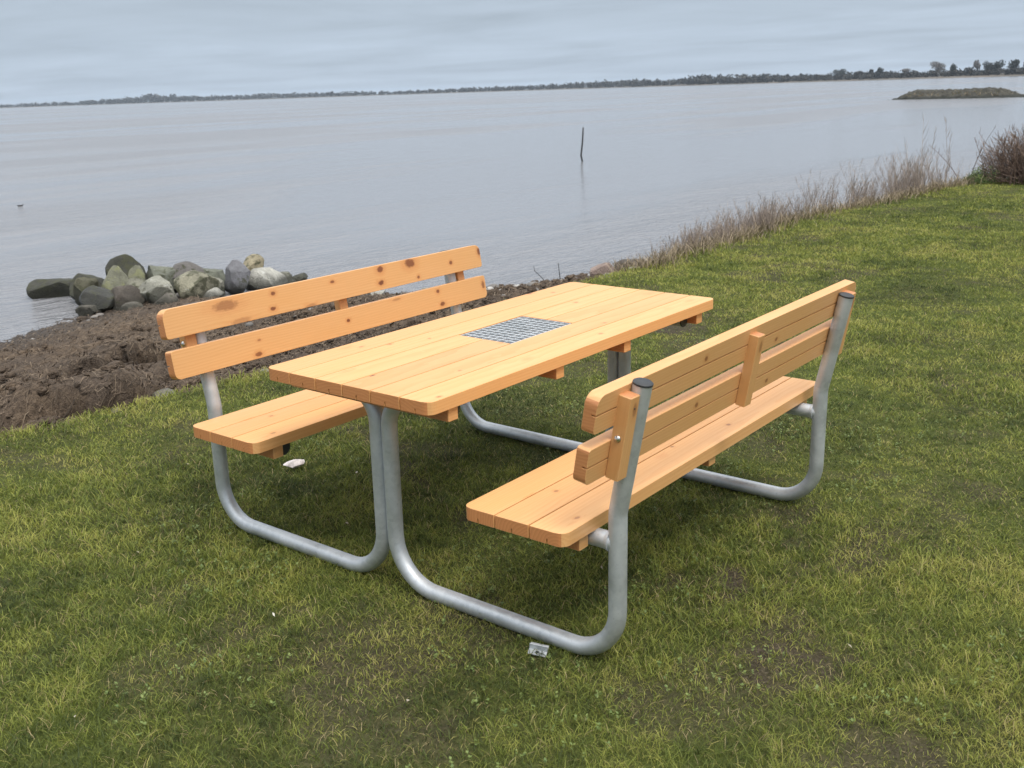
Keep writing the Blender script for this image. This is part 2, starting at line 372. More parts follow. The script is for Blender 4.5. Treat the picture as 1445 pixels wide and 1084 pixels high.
def plank(mb, x0, x1, y0, y1, zt, tk, kerf=True, rnd=(0, 0, 0, 0), c=0.0014, kd=0.015):
    """rnd: corner radii (x0y0, x0y1, x1y0, x1y1); a relief kerf is sawn along the middle of the underside"""
    zb = zt - tk; ym = (y0 + y1) / 2
    prof = [(y0 + c, zb), (ym - 0.0025, zb), (ym - 0.0025, zb + kd), (ym + 0.0025, zb + kd), (ym + 0.0025, zb), (y1 - c, zb), (y1 - 0.3 * c, zb + 0.3 * c), (y1, zb + c),
            (y1, zt - c), (y1 - 0.3 * c, zt - 0.3 * c), (y1 - c, zt), (y0 + c, zt), (y0 + 0.3 * c, zt - 0.3 * c), (y0, zt - c), (y0, zb + c), (y0 + 0.3 * c, zb + 0.3 * c)]
    if not kerf: prof = [prof[0]] + prof[5:]
    def ring(x, ins, sh0, sh1):
        r = []
        for y, z in prof:
            yy = y
            if y < y0 + 0.01: yy = y + sh0
            elif y > y1 - 0.01: yy = y - sh1
            if ins:
                yy = yy + (c * 0.8 if y < y0 + 0.01 else (-c * 0.8 if y > y1 - 0.01 else 0))
                z = z + (c * 0.8 if z < zb + 0.005 else (-c * 0.8 if z > zt - 0.005 else 0))
            r.append((x, yy, z))
        return r
    rings = []
    def sh(R, d): return R - math.sqrt(max(R * R - (R - d) ** 2, 0)) if R > 0 and d < R else 0.0
    for side, xe, dr in ((0, x0, 1), (1, x1, -1)):
        R0, R1 = rnd[side * 2], rnd[side * 2 + 1]; R = max(R0, R1)
        ds = [0.0, c * 0.8] + ([R * (1 - math.cos(math.pi / 2 * k / 8)) for k in range(2, 9)] if R > 0 else [0.01])
        rr = [ring(xe + dr * d, i == 0, sh(R0, max(d, 0.0)), sh(R1, max(d, 0.0))) for i, d in enumerate(ds)]
        rings += rr if side == 0 else rr[::-1]
    mb.loft(rings)

W_TOP = wood('oiled_pine_top', [(-0.744, -0.010, 0.014, 0.0045, 0.9), (-0.80, -0.335, 0.009, 0.006, 0.6), (-0.282, 0.17, 0.008, 0.006, 0.55), (-0.42, 0.23, 0.012, 0.008, 0.55), (0.25, -0.22, 0.010, 0.008, 0.5), (0.5, 0.08, 0.012, 0.009, 0.5), (0.1, -0.30, 0.013, 0.008, 0.5), (-0.5, 0.29, 0.012, 0.007, 0.5), (-0.55, -0.2, 0.010, 0.006, 0.5), (0.62, 0.28, 0.01, 0.008, 0.5)], 1.3, 1.0, 0.25)
W_SEAT = wood('oiled_pine_seat', [(-0.30, 0.06, 0.012, 0.008, 0.6), (-0.62, 0.02, 0.010, 0.007, 0.55), (0.2, -0.12, 0.012, 0.008, 0.6), (-0.745, -0.14, 0.012, 0.006, 0.5), (0.5, 0.12, 0.01, 0.008, 0.6), (-0.1, -0.07, 0.008, 0.006, 0.6)], 4.1, 1.0, 0.3)
W_BACK_U = wood('oiled_pine_knotty', [(-0.600, 0.022, 0.062, 0.021, 0.55), (-0.377, 0.030, 0.013, 0.009, 0.9), (-0.390, -0.028, 0.015, 0.009, 0.9), (-0.07, 0.025, 0.013, 0.007, 0.85), (0.205, 0.033, 0.020, 0.016, 0.9), (0.198, -0.022, 0.018, 0.011, 0.95), (0.39, 0.034, 0.034, 0.022, 0.85), (0.655, -0.003, 0.012, 0.009, 0.85), (0.43, -0.034, 0.010, 0.008, 0.8), (0.862, 0.02, 0.014, 0.02, 0.9), (-0.545, -0.045, 0.05, 0.012, 0.35), (-0.2, -0.05, 0.03, 0.010, 0.4)], 0.4, 0.97, 0.0)
W_BACK_L = wood('oiled_pine_knotty', [(-0.50, -0.036, 0.017, 0.010, 0.8), (-0.026, 0.004, 0.011, 0.008, 0.95), (0.534, 0.030, 0.012, 0.010, 0.85), (0.551, -0.030, 0.017, 0.010, 0.85), (-0.486, 0.016, 0.010, 0.005, 0.55), (0.85, 0.01, 0.012, 0.02, 0.7), (0.27, 0.04, 0.03, 0.006, 0.35)], 2.2, 0.97, 0.0)
W_BACK_R = wood('oiled_pine_shaded', [(0.3, 0.02, 0.012, 0.009, 0.7), (-0.2, -0.03, 0.012, 0.008, 0.7)], 5.7, 0.94, 0.4)  # same pine, toned darker to carry shade of the down-tilted outer faces
W_BLOCK = wood('oiled_pine_block', [(0.08, 0.005, 0.022, 0.012, 0.5)], 7.7, 0.92, 0.6)

top = MB(); hl = 0.8644; RC = 0.030
for i in range(6):
    yc = (i - 2.5) * PITCH; y0, y1 = yc - PW / 2, yc + PW / 2
    r0 = RC if i == 0 else 0; r1 = RC if i == 5 else 0
    if i in (2, 3):
        plank(top, -hl, -0.187, y0, y1, TH, TK); plank(top, 0.187, hl, y0, y1, TH, TK)
    else:
        plank(top, -hl, hl, y0, y1, TH, TK, rnd=(r0, r1, r0, r1))
top.build('tabletop', W_TOP, table)
# steel grate let into the middle of the top
gr = MB(); gx, gy, gz = 0.182, 0.1145, TH - 0.003
for s in (-1, 1):
    gr.box(-gx, gx, s * gy - 0.0015, s * gy + 0.0015, gz - 0.022, gz + 0.0005, 0.0004)
    a, b_ = sorted((s * gx, s * (gx + 0.003))); gr.box(a, b_, -gy + 0.0015, gy - 0.0015, gz - 0.022, gz + 0.0005, 0.0004)
for k in range(1, 7):
    y = -gy + 2 * gy * k / 7; gr.box(-gx, gx, y - 0.0016, y + 0.0016, gz - 0.020, gz, 0.0004)
gr.build('grate', M_STEEL, table)
gc = MB()
for k in range(1, 12):
    x = -gx + 2 * gx * k / 12; gc.box(x - 0.0028, x + 0.0028, -gy + 0.0015, gy - 0.0015, gz - 0.009, gz + 0.0009, 0.0006)
gc.build('grate_bars', M_STEEL, bpy.data.objects['grate'])
# battens
for xb in (-0.751, -0.210, 0.210, 0.751):
    bb = MB(); bb.box(xb - 0.022, xb + 0.022, -0.345, 0.345, TH - TK - 0.044, TH - TK - 0.0005, 0.002)
    bb.build('batten', W_BLOCK, table)

# seats
def rot_y_up(side):    # local x along the bench, local y up the back, local z towards the sitter
    yv = Vector((0, side * 0.170588, 0.985342)); zv = Vector((0, -side * 0.985342, 0.170588)); xv = yv.cross(zv)
    return Matrix((xv, yv, zv)).transposed().to_4x4()
for side in (1, -1):
    sm_ = MB()
    for i in range(3):
        yc = (i - 1) * PITCH; o = i == 2; q = i == 0
        plank(sm_, -0.860, 0.860, yc - PW / 2, yc + PW / 2, 0, 0.040, rnd=(RC if q else 0, RC if o else 0) * 2)
    st = sm_.build('seat', W_SEAT, table)
    st.location = (0, side * 0.6373, SH)
    if side < 0: st.rotation_euler = (0, -0.004, 0)
    for xs in (-1, 1):
        xb = xs * (XP + TR + 0.0225)
        bm_ = MB(); bm_.box(xb - 0.0215, xb + 0.0215, -0.165, 0.165, -0.085, -0.0405, 0.002)
        bm_.build('batten', W_BLOCK, st)
    bm_ = MB(); bm_.box(-0.022, 0.022, -0.165, 0.165, -0.075, -0.0405, 0.002); bm_.build('batten', W_BLOCK, st)
    Rm = rot_y_up(side)
    for (cy, cz, h, mt, rn, nm) in ((0.88379, 0.81076, 0.1055, W_BACK_U, (0.012, 0.032), 'upper'), (0.85611, 0.66649, 0.1035, W_BACK_L, (0.022, 0.010), 'lower')):
        m_ = MB(); plank(m_, -0.8695, 0.8695, -h / 2, h / 2, 0, 0.0385, rnd=rn * 2)
        bo = m_.build('backrest_board', mt if side > 0 else W_BACK_R, table)
        tilt = Matrix.Rotation(-0.006, 4, 'Y') if side < 0 else Matrix.Identity(4)
        bo.matrix_local = Matrix.Translation((0, side * cy, cz)) @ tilt @ Rm
    for xb in (-1, 0, 1):
        # blocks behind the boards: beside each post, and one free in the middle
        x = xb * (XP + TR + 0.0235); t0, t1 = 0.612, 0.846
        m_ = MB(); ln = (t1 - t0) / 0.985342
        w_, d_ = (0.0225, 0.040) if xb else (0.0225, 0.034)
        m_.box(-ln / 2, ln / 2, -w_, w_, -0.0385 - d_, -0.0390, 0.002)
        bo = m_.build('backrest_block', W_BLOCK, table)
        up_ = Vector((0, side * 0.170588, 0.985342)); zv = Vector((0, -side * 0.985342, 0.170588)); xv = up_; yv = zv.cross(xv)
        cz = (t0 + t1) / 2; cy = 0.85611 + (cz - 0.66649) * 0.173126
        bo.matrix_local = Matrix.Translation((x, side * cy, cz + (0.006 * x if side < 0 else 0))) @ Matrix((xv, yv, zv)).transposed().to_4x4()
        if xb:
            # through bolt with a domed head on the block's outer face
            bz = -0.0385 - 0.020
            k = MB(); s_ = (1 if yv.x * xb > 0 else -1) * w_
            sg = 1 if s_ > 0 else -1
            k.tube([(0.0, s_, bz), (0.0, s_ + sg * 0.0025, bz), (0.0, s_ + sg * 0.0055, bz), (0.0, s_ + sg * 0.007, bz)], [0.0095, 0.0095, 0.006, 0.001], 14)
            k.build('bolt', M_BOLT, bo, smooth=True)
            for q in (-0.085, -0.05, 0.045, 0.085):
                k = MB(); k.tube([(q, -sg * 0.004 + random.uniform(-.005, .005), -0.0385 - d_ + 0.001), (q, -sg * 0.004, -0.0385 - d_ - 0.0006)], 0.0022, 8)
            k.build('screw', M_CAP, bo)
    # tube frames: one bent tube per corner, from under the top down, along the ground, up to the back
    for xs in (-1, 1):
        zt = TH - TK - TR - 0.001; ri = TR + 0.0008
        pts = fillet([(0, 0.30, zt), (0, ri, zt), (0, ri, TR), (0, YO, TR), (0, YO, 0.475), (0, PTY, PTZ + (0 if side > 0 else (0.004 if xs < 0 else -0.010)))], [0.105, 0.165, 0.150, 0.12], 12)
        pts = [Vector((xs * XP, side * p.y, p.z)) for p in pts]
        m_ = MB(); m_.tube(pts, TR, 24)
        fr = m_.build('frame_tube', M_STEEL, table, smooth=True, auto=math.radians(50))
        d = (pts[-1] - pts[-2]).normalized()
        m_ = MB(); m_.tube([pts[-1] - d * 0.001, pts[-1] + d * 0.004, pts[-1] + d * 0.007], [TR + 0.0012, TR + 0.0012, TR - 0.003], 24); m_.build('end_cap', M_CAP, fr, smooth=True, auto=math.radians(40))
        d = (pts[0] - pts[1]).normalized()
        m_ = MB(); m_.tube([pts[0] - d * 0.001, pts[0] + d * 0.004], [TR + 0.0008] * 2, 24); m_.build('end_cap', M_CAP, fr, smooth=True, auto=math.radians(40))
        zs = SH - 0.0405 - TR - 0.0005 - (0.004 * xs * XP * -1 * 0 )
        m_ = MB(); m_.tube([(xs * XP, side * (YO - 0.01), zs), (xs * XP, side * 0.505, zs)], TR * 0.98, 22)
        # weld bead where the seat carrier meets the post
        m_.tube([(xs * XP, side * (YO - TR + 0.006), zs), (xs * XP, side * (YO - TR - 0.006), zs)], [TR + 0.004, TR + 0.001], 22)
        ar = m_.build('seat_carrier', M_STEEL, fr, smooth=True, auto=math.radians(50))
        m_ = MB(); m_.tube([(xs * XP, side * 0.506, zs), (xs * XP, side * 0.500, zs)], TR + 0.001, 22); m_.build('end_cap', M_CAP, fr, smooth=True, auto=math.radians(40))
# ground anchor plate beside the near tube: folded lug with a bolt hole
m_ = MB(); m_.box(-0.030, 0.030, -0.020, 0.052, 0, 0.004, 0.001); m_.box(-0.004, 0.0, -0.020, 0.052, 0.0045, 0.03, 0.001)
ap = m_.build('anchor_plate', M_STEEL, table); ap.scale = (0.75, 0.75, 0.75); ap.location = (-0.765, -0.665, 0.010); ap.rotation_euler = (0.15, -0.28, 0.4)
m_ = MB(); m_.tube([(-0.016, 0.018, 0.004), (-0.016, 0.018, 0.0052)], 0.007, 10); m_.build('bolt_hole', M_CAP, ap)

# ---------------------------------------------------------------- lawn, beach, water
def mat_lawn():
    m, nt, b = new_mat('turf_soil'); tc = N(nt, 'ShaderNodeTexCoord'); P = tc.outputs['Object']
    at = N(nt, 'ShaderNodeAttribute', attribute_name='bare')
    n1 = noise(nt, P, 1.3, 4); n2 = noise(nt, P, 26, 5, 0.65); n3 = noise(nt, P, 110, 3, 0.6)
    g = ramp(nt, n2, [(0.3, (0.020, 0.022, 0.010)), (0.5, (0.050, 0.052, 0.018)), (0.72, (0.12, 0.11, 0.045))])
    g = mix(nt, mrange(nt, n1, 0.35, 0.7), g, mix(nt, n2, (0.035, 0.05, 0.012), (0.10, 0.12, 0.024)))
    s = ramp(nt, n3, [(0.3, (0.024, 0.018, 0.013)), (0.55, (0.066, 0.051, 0.037)), (0.78, (0.145, 0.117, 0.085))])
    L(nt, mix(nt, at.outputs['Fac'], g, s), b.inputs['Base Color']); b.inputs['Roughness'].default_value = 0.95; b.inputs['Specular IOR Level'].default_value = 0.15
    bump(nt, b, math_(nt, 'ADD', n2, n3), 0.9, 0.012); return m
def mat_beach():
    m, nt, b = new_mat('seaweed_mud'); tc = N(nt, 'ShaderNodeTexCoord'); P = tc.outputs['Object']
    n1 = noise(nt, P, 1.6, 4); n2 = noise(nt, mapping(nt, P, (22, 34, 30)), 1.0, 6, 0.7); n3 = noise(nt, P, 90, 4, 0.65)
    c = ramp(nt, n2, [(0.28, (0.030, 0.021, 0.014)), (0.48, (0.115, 0.082, 0.056)), (0.62, (0.20, 0.148, 0.102)), (0.8, (0.32, 0.25, 0.18))])
    c2 = ramp(nt, n3, [(0.3, (0.036, 0.027, 0.021)), (0.6, (0.125, 0.094, 0.070)), (0.8, (0.24, 0.195, 0.15))])
    c = mix(nt, mrange(nt, n1, 0.4, 0.62), c, c2)
    sp = N(nt, 'ShaderNodeSeparateXYZ'); L(nt, P, sp.inputs[0])
    wet = mrange(nt, sp.outputs[2], -0.40, -0.53)
    c = mix(nt, math_(nt, 'MULTIPLY', wet, 0.65), c, (0.030, 0.026, 0.024))
    L(nt, c, b.inputs['Base Color']); L(nt, mrange(nt, wet, 0, 1, 0.9, 0.45), b.inputs['Roughness']); b.inputs['Specular IOR Level'].default_value = 0.3
    bump(nt, b, math_(nt, 'ADD', n2, n3), 1.0, 0.02); return m
def axis_coords(lo, fine_lo, fine_hi, hi, step, g=1.13):
    a = list(np.arange(fine_lo, fine_hi + 1e-6, step)); s = step; x = fine_hi
    while x < hi: s *= g; x += s; a.append(x)
    s = step; x = fine_lo; pre = []
    while x > lo: s *= g; x -= s; pre.append(x)
    return np.array(pre[::-1] + a)
gx_ = axis_coords(-70, -3.5, 9.0, 80, 0.033); gy_ = axis_coords(-70, -3.0, 8.5, 40, 0.033)
X, Y = np.meshgrid(gx_, gy_, indexing='ij'); Z = ground_z(X, Y)
nx, ny = X.shape; idx = np.arange(nx * ny).reshape(nx, ny)
quads = np.stack([idx[:-1, :-1], idx[1:, :-1], idx[1:, 1:], idx[:-1, 1:]], -1).reshape(-1, 4)
V = np.stack(shore_surface(X, Y), -1).reshape(-1, 3); bare = bare_at(X, Y).ravel()
sd = (lawn_edge(X) + (fbm(X * 8, Y * 8, 2) - 0.5) * 0.06 - Y).ravel()[quads].mean(1)
def sub(mask, name, mat):
    q = quads[mask]; u, inv = np.unique(q, return_inverse=True)
    return mesh_np(name, V[u], [inv.reshape(-1, 4)], mat, True, {'bare': bare[u]})
lawn = tag(sub(sd > -0.02, 'lawn', mat_lawn()), kind='structure')
beach = tag(sub(sd <= -0.02, 'beach', mat_beach()), kind='structure')

def mat_water():
    m, nt, b = new_mat('sea_water'); tc = N(nt, 'ShaderNodeTexCoord'); P = tc.outputs['Object']
    n_patch = noise(nt, mapping(nt, P, (0.014, 0.065, 1), rot=(0, 0, math.radians(38))), 1.0, 4, 0.55)
    n_patch2 = noise(nt, mapping(nt, P, (0.05, 0.20, 1), rot=(0, 0, math.radians(38))), 1.0, 3)
    w1 = noise(nt, mapping(nt, P, (6.0, 15.0, 1), rot=(0, 0, math.radians(35))), 1.0, 3, 0.6, 0.3)
    w2 = noise(nt, mapping(nt, P, (0.9, 2.6, 1), rot=(0, 0, math.radians(45))), 1.0, 4, 0.6, 0.2)
    w3 = noise(nt, mapping(nt, P, (1.7, 4.6, 1), rot=(0, 0, math.radians(30))), 1.0, 3, 0.6, 0.3)
    rip = mrange(nt, math_(nt, 'ADD', math_(nt, 'MULTIPLY', n_patch, 0.7), math_(nt, 'MULTIPLY', n_patch2, 0.3)), 0.44, 0.56, 0.10, 1.15, True)
    h = math_(nt, 'MULTIPLY', math_(nt, 'ADD', math_(nt, 'MULTIPLY', w1, 0.55), math_(nt, 'ADD', w2, math_(nt, 'MULTIPLY', w3, 0.8))), rip)
    b.inputs['Base Color'].default_value = (0.225, 0.228, 0.240, 1); b.inputs['IOR'].default_value = 1.33
    L(nt, mrange(nt, rip, 0.1, 1, 0.11, 0.18), b.inputs['Roughness'])
    bump(nt, b, h, 1.0, 0.15); return m
wm = MB(); nseg = 96
vs = [(0, 0, WATER_Z)] + [(4600 * math.cos(2 * math.pi * k / nseg), 4600 * math.sin(2 * math.pi * k / nseg), WATER_Z) for k in range(nseg)]
wm.add(vs, [(0, k + 1, (k + 1) % nseg + 1) for k in range(nseg)])
water = tag(wm.build('water', mat_water()), kind='structure')

# ---------------------------------------------------------------- grass blades
def mat_grass():
    m, nt, b = new_mat('grass_blades'); at = N(nt, 'ShaderNodeAttribute', attribute_name='tint')
    c = ramp(nt, at.outputs['Fac'], [(0.0, (0.038, 0.055, 0.018)), (0.25, (0.118, 0.152, 0.032)), (0.5, (0.245, 0.278, 0.056)), (0.7, (0.38, 0.375, 0.09)), (0.85, (0.36, 0.29, 0.14)), (1.0, (0.46, 0.37, 0.22))])
    L(nt, c, b.inputs['Base Color']); b.inputs['Roughness'].default_value = 0.55; b.inputs['Specular IOR Level'].default_value = 0.25
    tr = N(nt, 'ShaderNodeBsdfTranslucent'); L(nt, c, tr.inputs[0]); ms = N(nt, 'ShaderNodeMixShader'); ms.inputs[0].default_value = 0.28
    L(nt, b.outputs[0], ms.inputs[1]); L(nt, tr.outputs[0], ms.inputs[2]); L(nt, ms.outputs[0], nt.nodes['Material Output'].inputs[0]); return m
M_GRASS = mat_grass()
def blades(x, y, z, h, w, tint, lean, name, mat):
    n = len(x); a = rng.uniform(0, 2 * np.pi, n); la = rng.uniform(0, 2 * np.pi, n)
    ca, sa = np.cos(a), np.sin(a); lx, ly = np.cos(la) * lean, np.sin(la) * lean
    def P(t, wk):
        off = h * t ** 1.8; up = h * t * np.sqrt(np.maximum(1 - (lean * t) ** 2 * 0.6, 0.08))
        cx, cy, cz = x + lx * off, y + ly * off, z + up - 0.004
        return np.stack([np.stack([cx - ca * w * wk, cy - sa * w * wk, cz], -1), np.stack([cx + ca * w * wk, cy + sa * w * wk, cz], -1)], 1)
    V = np.concatenate([P(0, 0.5), P(0.45, 0.45), P(0.8, 0.28), P(1.0, 0)[:, :1]], 1)  # n,7,3
    b = (np.arange(n) * 7)[:, None]
    Q = np.concatenate([b + np.array([[0, 1, 3, 2]]), b + np.array([[2, 3, 5, 4]])]); T = b + np.array([[4, 5, 6]])
    return mesh_np(name, V.reshape(-1, 3), [Q, T], mat, False, {'tint': np.repeat(tint, 7)})
def rho(r): return 25000 * np.minimum(1, (3.2 / r)) ** 1.55
NCAND = 1400000
th = math.atan2(FW.y, FW.x) + rng.uniform(-0.82, 0.82, NCAND)
rr = np.linspace(1.2, 24, 4000); wgt = rho(rr) * rr; cdf = np.cumsum(wgt); tot = cdf[-1] * (rr[1] - rr[0]) * 1.64; cdf /= cdf[-1]
nb = int(tot); th = th[:min(nb, NCAND)]; r_ = np.interp(rng.random(len(th)), cdf, rr)
gxp = CP.x + r_ * np.cos(th); gyp = CP.y + r_ * np.sin(th)
ed = lawn_edge(gxp) + (fbm(gxp * 8, gyp * 8, 2) - 0.5) * 0.06; keep = gyp < ed + 0.03
bb_ = bare_at(gxp, gyp); keep &= rng.random(len(gxp)) > bb_ * 0.93
gxp, gyp, r_, bb_, ed = gxp[keep], gyp[keep], r_[keep], bb_[keep], ed[keep]
lush = lush_at(gxp, gyp); clump = fbm(gxp * 9, gyp * 9, 3)
edge_d = ed - gyp
far_ = smooth(4.5, 9, r_)
h = (0.011 + 0.021 * clump + 0.013 * lush + 0.016 * np.exp(-edge_d / 0.15)) * rng.uniform(0.55, 1.25, len(gxp)) * (1 - 0.45 * bb_)
w = 0.0022 * (r_ / 3.0) ** 0.75 * rng.uniform(0.6, 1.3, len(gxp))
yel = fbm(gxp * 0.55 + 60, gyp * 0.55 + 3, 3); pat = fbm(gxp * 3.2 + 11, gyp * 3.2 + 70, 3)
fine = fbm(gxp * 13 + 5, gyp * 13 + 2, 2); tint = 0.37 + 0.7 * (yel - 0.5) + 0.65 * (pat - 0.5) + 0.55 * (fine - 0.5) + rng.normal(0, 0.13, len(gxp)) + 0.10 * bb_ + 0.10 * smooth(-0.5, -2.0, gyp - 0.15 * gxp) + 0.08 * np.exp(-edge_d / 0.3)
dead = rng.random(len(gxp)) < (0.07 + 0.25 * bb_) * (1 - 0.8 * far_); tint = np.where(dead, rng.uniform(0.72, 0.95, len(gxp)), np.clip(tint, 0.02, 0.74))
gz_ = ground_z(gxp, np.minimum(gyp, ed - 0.03))
grass = blades(gxp, gyp, gz_, h, w, tint, rng.uniform(0.45, 1.22, len(gxp)), 'grass', M_GRASS)
tag(grass, 'short patchy green and straw coloured grass of the lawn', 'grass', kind='stuff')

# small low leafy weeds in the turf
nw = 1500; wx_ = rng.uniform(-2.2, 3.0, nw * 4); wy_ = rng.uniform(-2.4, 2.4, nw * 4); pk = fbm(wx_ * 2.2 + 77, wy_ * 2.2 + 5, 3) > 0.60; wx_, wy_ = wx_[pk], wy_[pk]
vsw, fsw, tw = [], [], []
for x, y, z in zip(wx_, wy_, ground_z(wx_, wy_)):
    for k in range(5):
        a = random.uniform(0, 6.28); l_ = random.uniform(.005, .010); e_ = random.uniform(.2, .8); zz = z + random.uniform(0.012, 0.03); bq = len(vsw); d = Vector((math.cos(a), math.sin(a), e_)); s_ = Vector((-math.sin(a), math.cos(a), 0)) * l_ * 0.45; o_ = Vector((x, y, zz))
        vsw += [o_, o_ + d * l_ * .55 + s_, o_ + d * l_ * 1.1, o_ + d * l_ * .55 - s_]; fsw.append((bq, bq + 1, bq + 2, bq + 3)); tw += [random.uniform(0.35, 0.62)] * 4
wd = mesh_np('weeds', np.array(vsw), [np.array(fsw)], None, False, {'tint': np.array(tw)})
mw, ntw, bw = new_mat('clover_leaf'); atw = N(ntw, 'ShaderNodeAttribute', attribute_name='tint'); L(ntw, ramp(ntw, atw.outputs['Fac'], [(0.3, (0.065, 0.11, 0.020)), (0.65, (0.17, 0.21, 0.05))]), bw.inputs['Base Color']); bw.inputs['Roughness'].default_value = 0.6
wd.data.materials.append(mw); tag(wd, 'small pale green clover leaves growing among the grass', 'weeds', kind='stuff')

# strands of dry seaweed and straw strewn over the beach
ns = 42000; sx_ = rng.uniform(-1.6, 7.5, ns * 2); sy_ = np.where(rng.random(ns * 2) < 0.5, rng.uniform(2.5, 4.6, ns * 2), rng.uniform(2.55, 8.2, ns * 2)); ed2 = lawn_edge(sx_); ysh = np.interp(sx_, SX, SY); ok = (sy_ > ed2 + 0.02) & (sy_ < ysh + 0.05); sx_, sy_ = sx_[ok][:ns], sy_[ok][:ns]
n = len(sx_); a = rng.normal(0.25, 0.8, n); l_ = rng.uniform(0.012, 0.05, n); wv_ = rng.uniform(0.0012, 0.0032, n); sz_ = ground_z(sx_, sy_)
cv = rng.normal(0, 0.6, n)
def SP(t):
    x = sx_ + np.cos(a + cv * t) * l_ * t; y = sy_ + np.sin(a + cv * t) * l_ * t; return x, y
rows = []
for t in (-0.5, 0.0, 0.5):
    x, y = SP(t); x, y, z = shore_surface(x, y); z = z + 0.006 + rng.uniform(0, 0.014, n); px, py = -np.sin(a) * wv_, np.cos(a) * wv_
    rows += [np.stack([x - px, y - py, z], -1), np.stack([x + px, y + py, z + 0.002], -1)]
Vs = np.stack(rows, 1).reshape(-1, 3); b0 = (np.arange(n) * 6)[:, None]; Q = np.concatenate([b0 + np.array([[0, 1, 3, 2]]), b0 + np.array([[2, 3, 5, 4]])])
msw, nts, bs = new_mat('dry_seaweed'); ats = N(nts, 'ShaderNodeAttribute', attribute_name='tint'); L(nts, ramp(nts, ats.outputs['Fac'], [(0, (0.020, 0.014, 0.010)), (0.5, (0.105, 0.076, 0.052)), (0.8, (0.18, 0.135, 0.092)), (1, (0.24, 0.19, 0.135))]), bs.inputs['Base Color']); bs.inputs['Roughness'].default_value = 0.9
tag(mesh_np('seaweed', Vs, [Q], msw, False, {'tint': np.repeat(np.clip(rng.beta(1.6, 2.2, n), 0, 1), 6)}), 'dark brown dry seaweed strands washed over the beach', 'seaweed', kind='stuff')

# pebbles on the beach behind the far bench
pm = MB()
for k in range(420):
    x = random.uniform(1.0, 7.4); ed1 = float(lawn_edge(np.array([x]))[0]); y = random.uniform(ed1 + 0.15, float(np.interp(x, SX, SY)) + 0.1)
    if x < 4.2 and random.random() < 0.8: continue
    z = float(ground_z(np.array([x]), np.array([y]))[0]); r = random.uniform(0.012, 0.05) * (1.3 if x > 4 else 0.8); rings = []
    q = random.uniform(0, 6); sqx, sqy = random.uniform(.8, 1.3), random.uniform(.7, 1.1)
    for i in range(1, 6):
        ph = math.pi * i / 6; rings.append([(x + r * sqx * math.sin(ph) * math.cos(t + q) * (1 + .12 * math.sin(3 * t + q)), y + r * sqy * math.sin(ph) * math.sin(t + q), z + r * 0.25 - r * 0.6 * math.cos(ph)) for t in [2 * math.pi * j / 9 for j in range(9)]])
    pm.loft(rings)
for k in range(90):   # rubble between the groyne boulders
    u_ = random.random(); x, y = 3.0 + 2.2 * u_ + random.gauss(0, .22), 8.3 - 1.0 * u_ + random.gauss(0, .28); z = max(float(ground_z(np.array([x]), np.array([y]))[0]), WATER_Z - 0.08); r = random.uniform(0.04, 0.09); rings = []
    jt = [random.uniform(.75, 1.2) for _ in range(9)]
    for i in range(1, 6):
        ph = math.pi * i / 6; rings.append([(x + r * math.sin(ph) * math.cos(t) * jt[(i + j) % 9], y + r * math.sin(ph) * math.sin(t) * jt[(2 * i + j) % 9], z + r * 0.4 - r * 0.7 * math.cos(ph) * jt[j]) for j, t in enumerate(2 * math.pi * q / 9 for q in range(9))])
    pm.loft(rings)
M_PEB, ntp, bp_ = new_mat('pebble_stone'); gp = N(ntp, 'ShaderNodeNewGeometry'); L(ntp, ramp(ntp, gp.outputs['Random Per Island'], [(0, (0.09, 0.085, 0.08)), (0.5, (0.24, 0.22, 0.20)), (0.8, (0.32, 0.31, 0.29)), (1, (0.45, 0.43, 0.40))]), bp_.inputs['Base Color']); bp_.inputs['Roughness'].default_value = 0.8
tag(pm.build('pebbles', M_PEB, smooth=True), 'grey and whitish pebbles scattered on the beach behind the far bench', 'pebbles', kind='stuff')

# crumbled clods of mud and root mat
cm = MB()
for k in range(2600):
    x = random.uniform(-1.6, 6.5); e_ = float(lawn_edge(np.array([x]))[0]); y = e_ + 0.06 + abs(random.gauss(0, 1.1)) if random.random() < 0.75 else random.uniform(e_, 7.5)
    if y > float(np.interp(x, SX, SY)) - 0.1: continue
    x, y, z = (float(q[0]) for q in shore_surface(np.array([x]), np.array([y]))); r = 0.008 + 0.030 * random.random() ** 3; rings = []; q = random.uniform(0, 6); ex = random.uniform(.8, 2.0)
    jit_ = [random.uniform(.65, 1.3) for _ in range(7)]
    for i in range(1, 5):
        ph = math.pi * i / 5; rings.append([(x + r * ex * math.sin(ph) * math.cos(2 * math.pi * j / 7 + q) * jit_[j], y + r * math.sin(ph) * math.sin(2 * math.pi * j / 7 + q) * jit_[(j + i) % 7], z + r * 0.5 - r * 0.8 * math.cos(ph) * jit_[(j * 2 + i) % 7]) for j in range(7)])
    cm.loft(rings)
tag(cm.build('mud_clods', beach.data.materials[0]), 'crumbled brown clods of mud strewn along the bank', 'clods', kind='stuff')

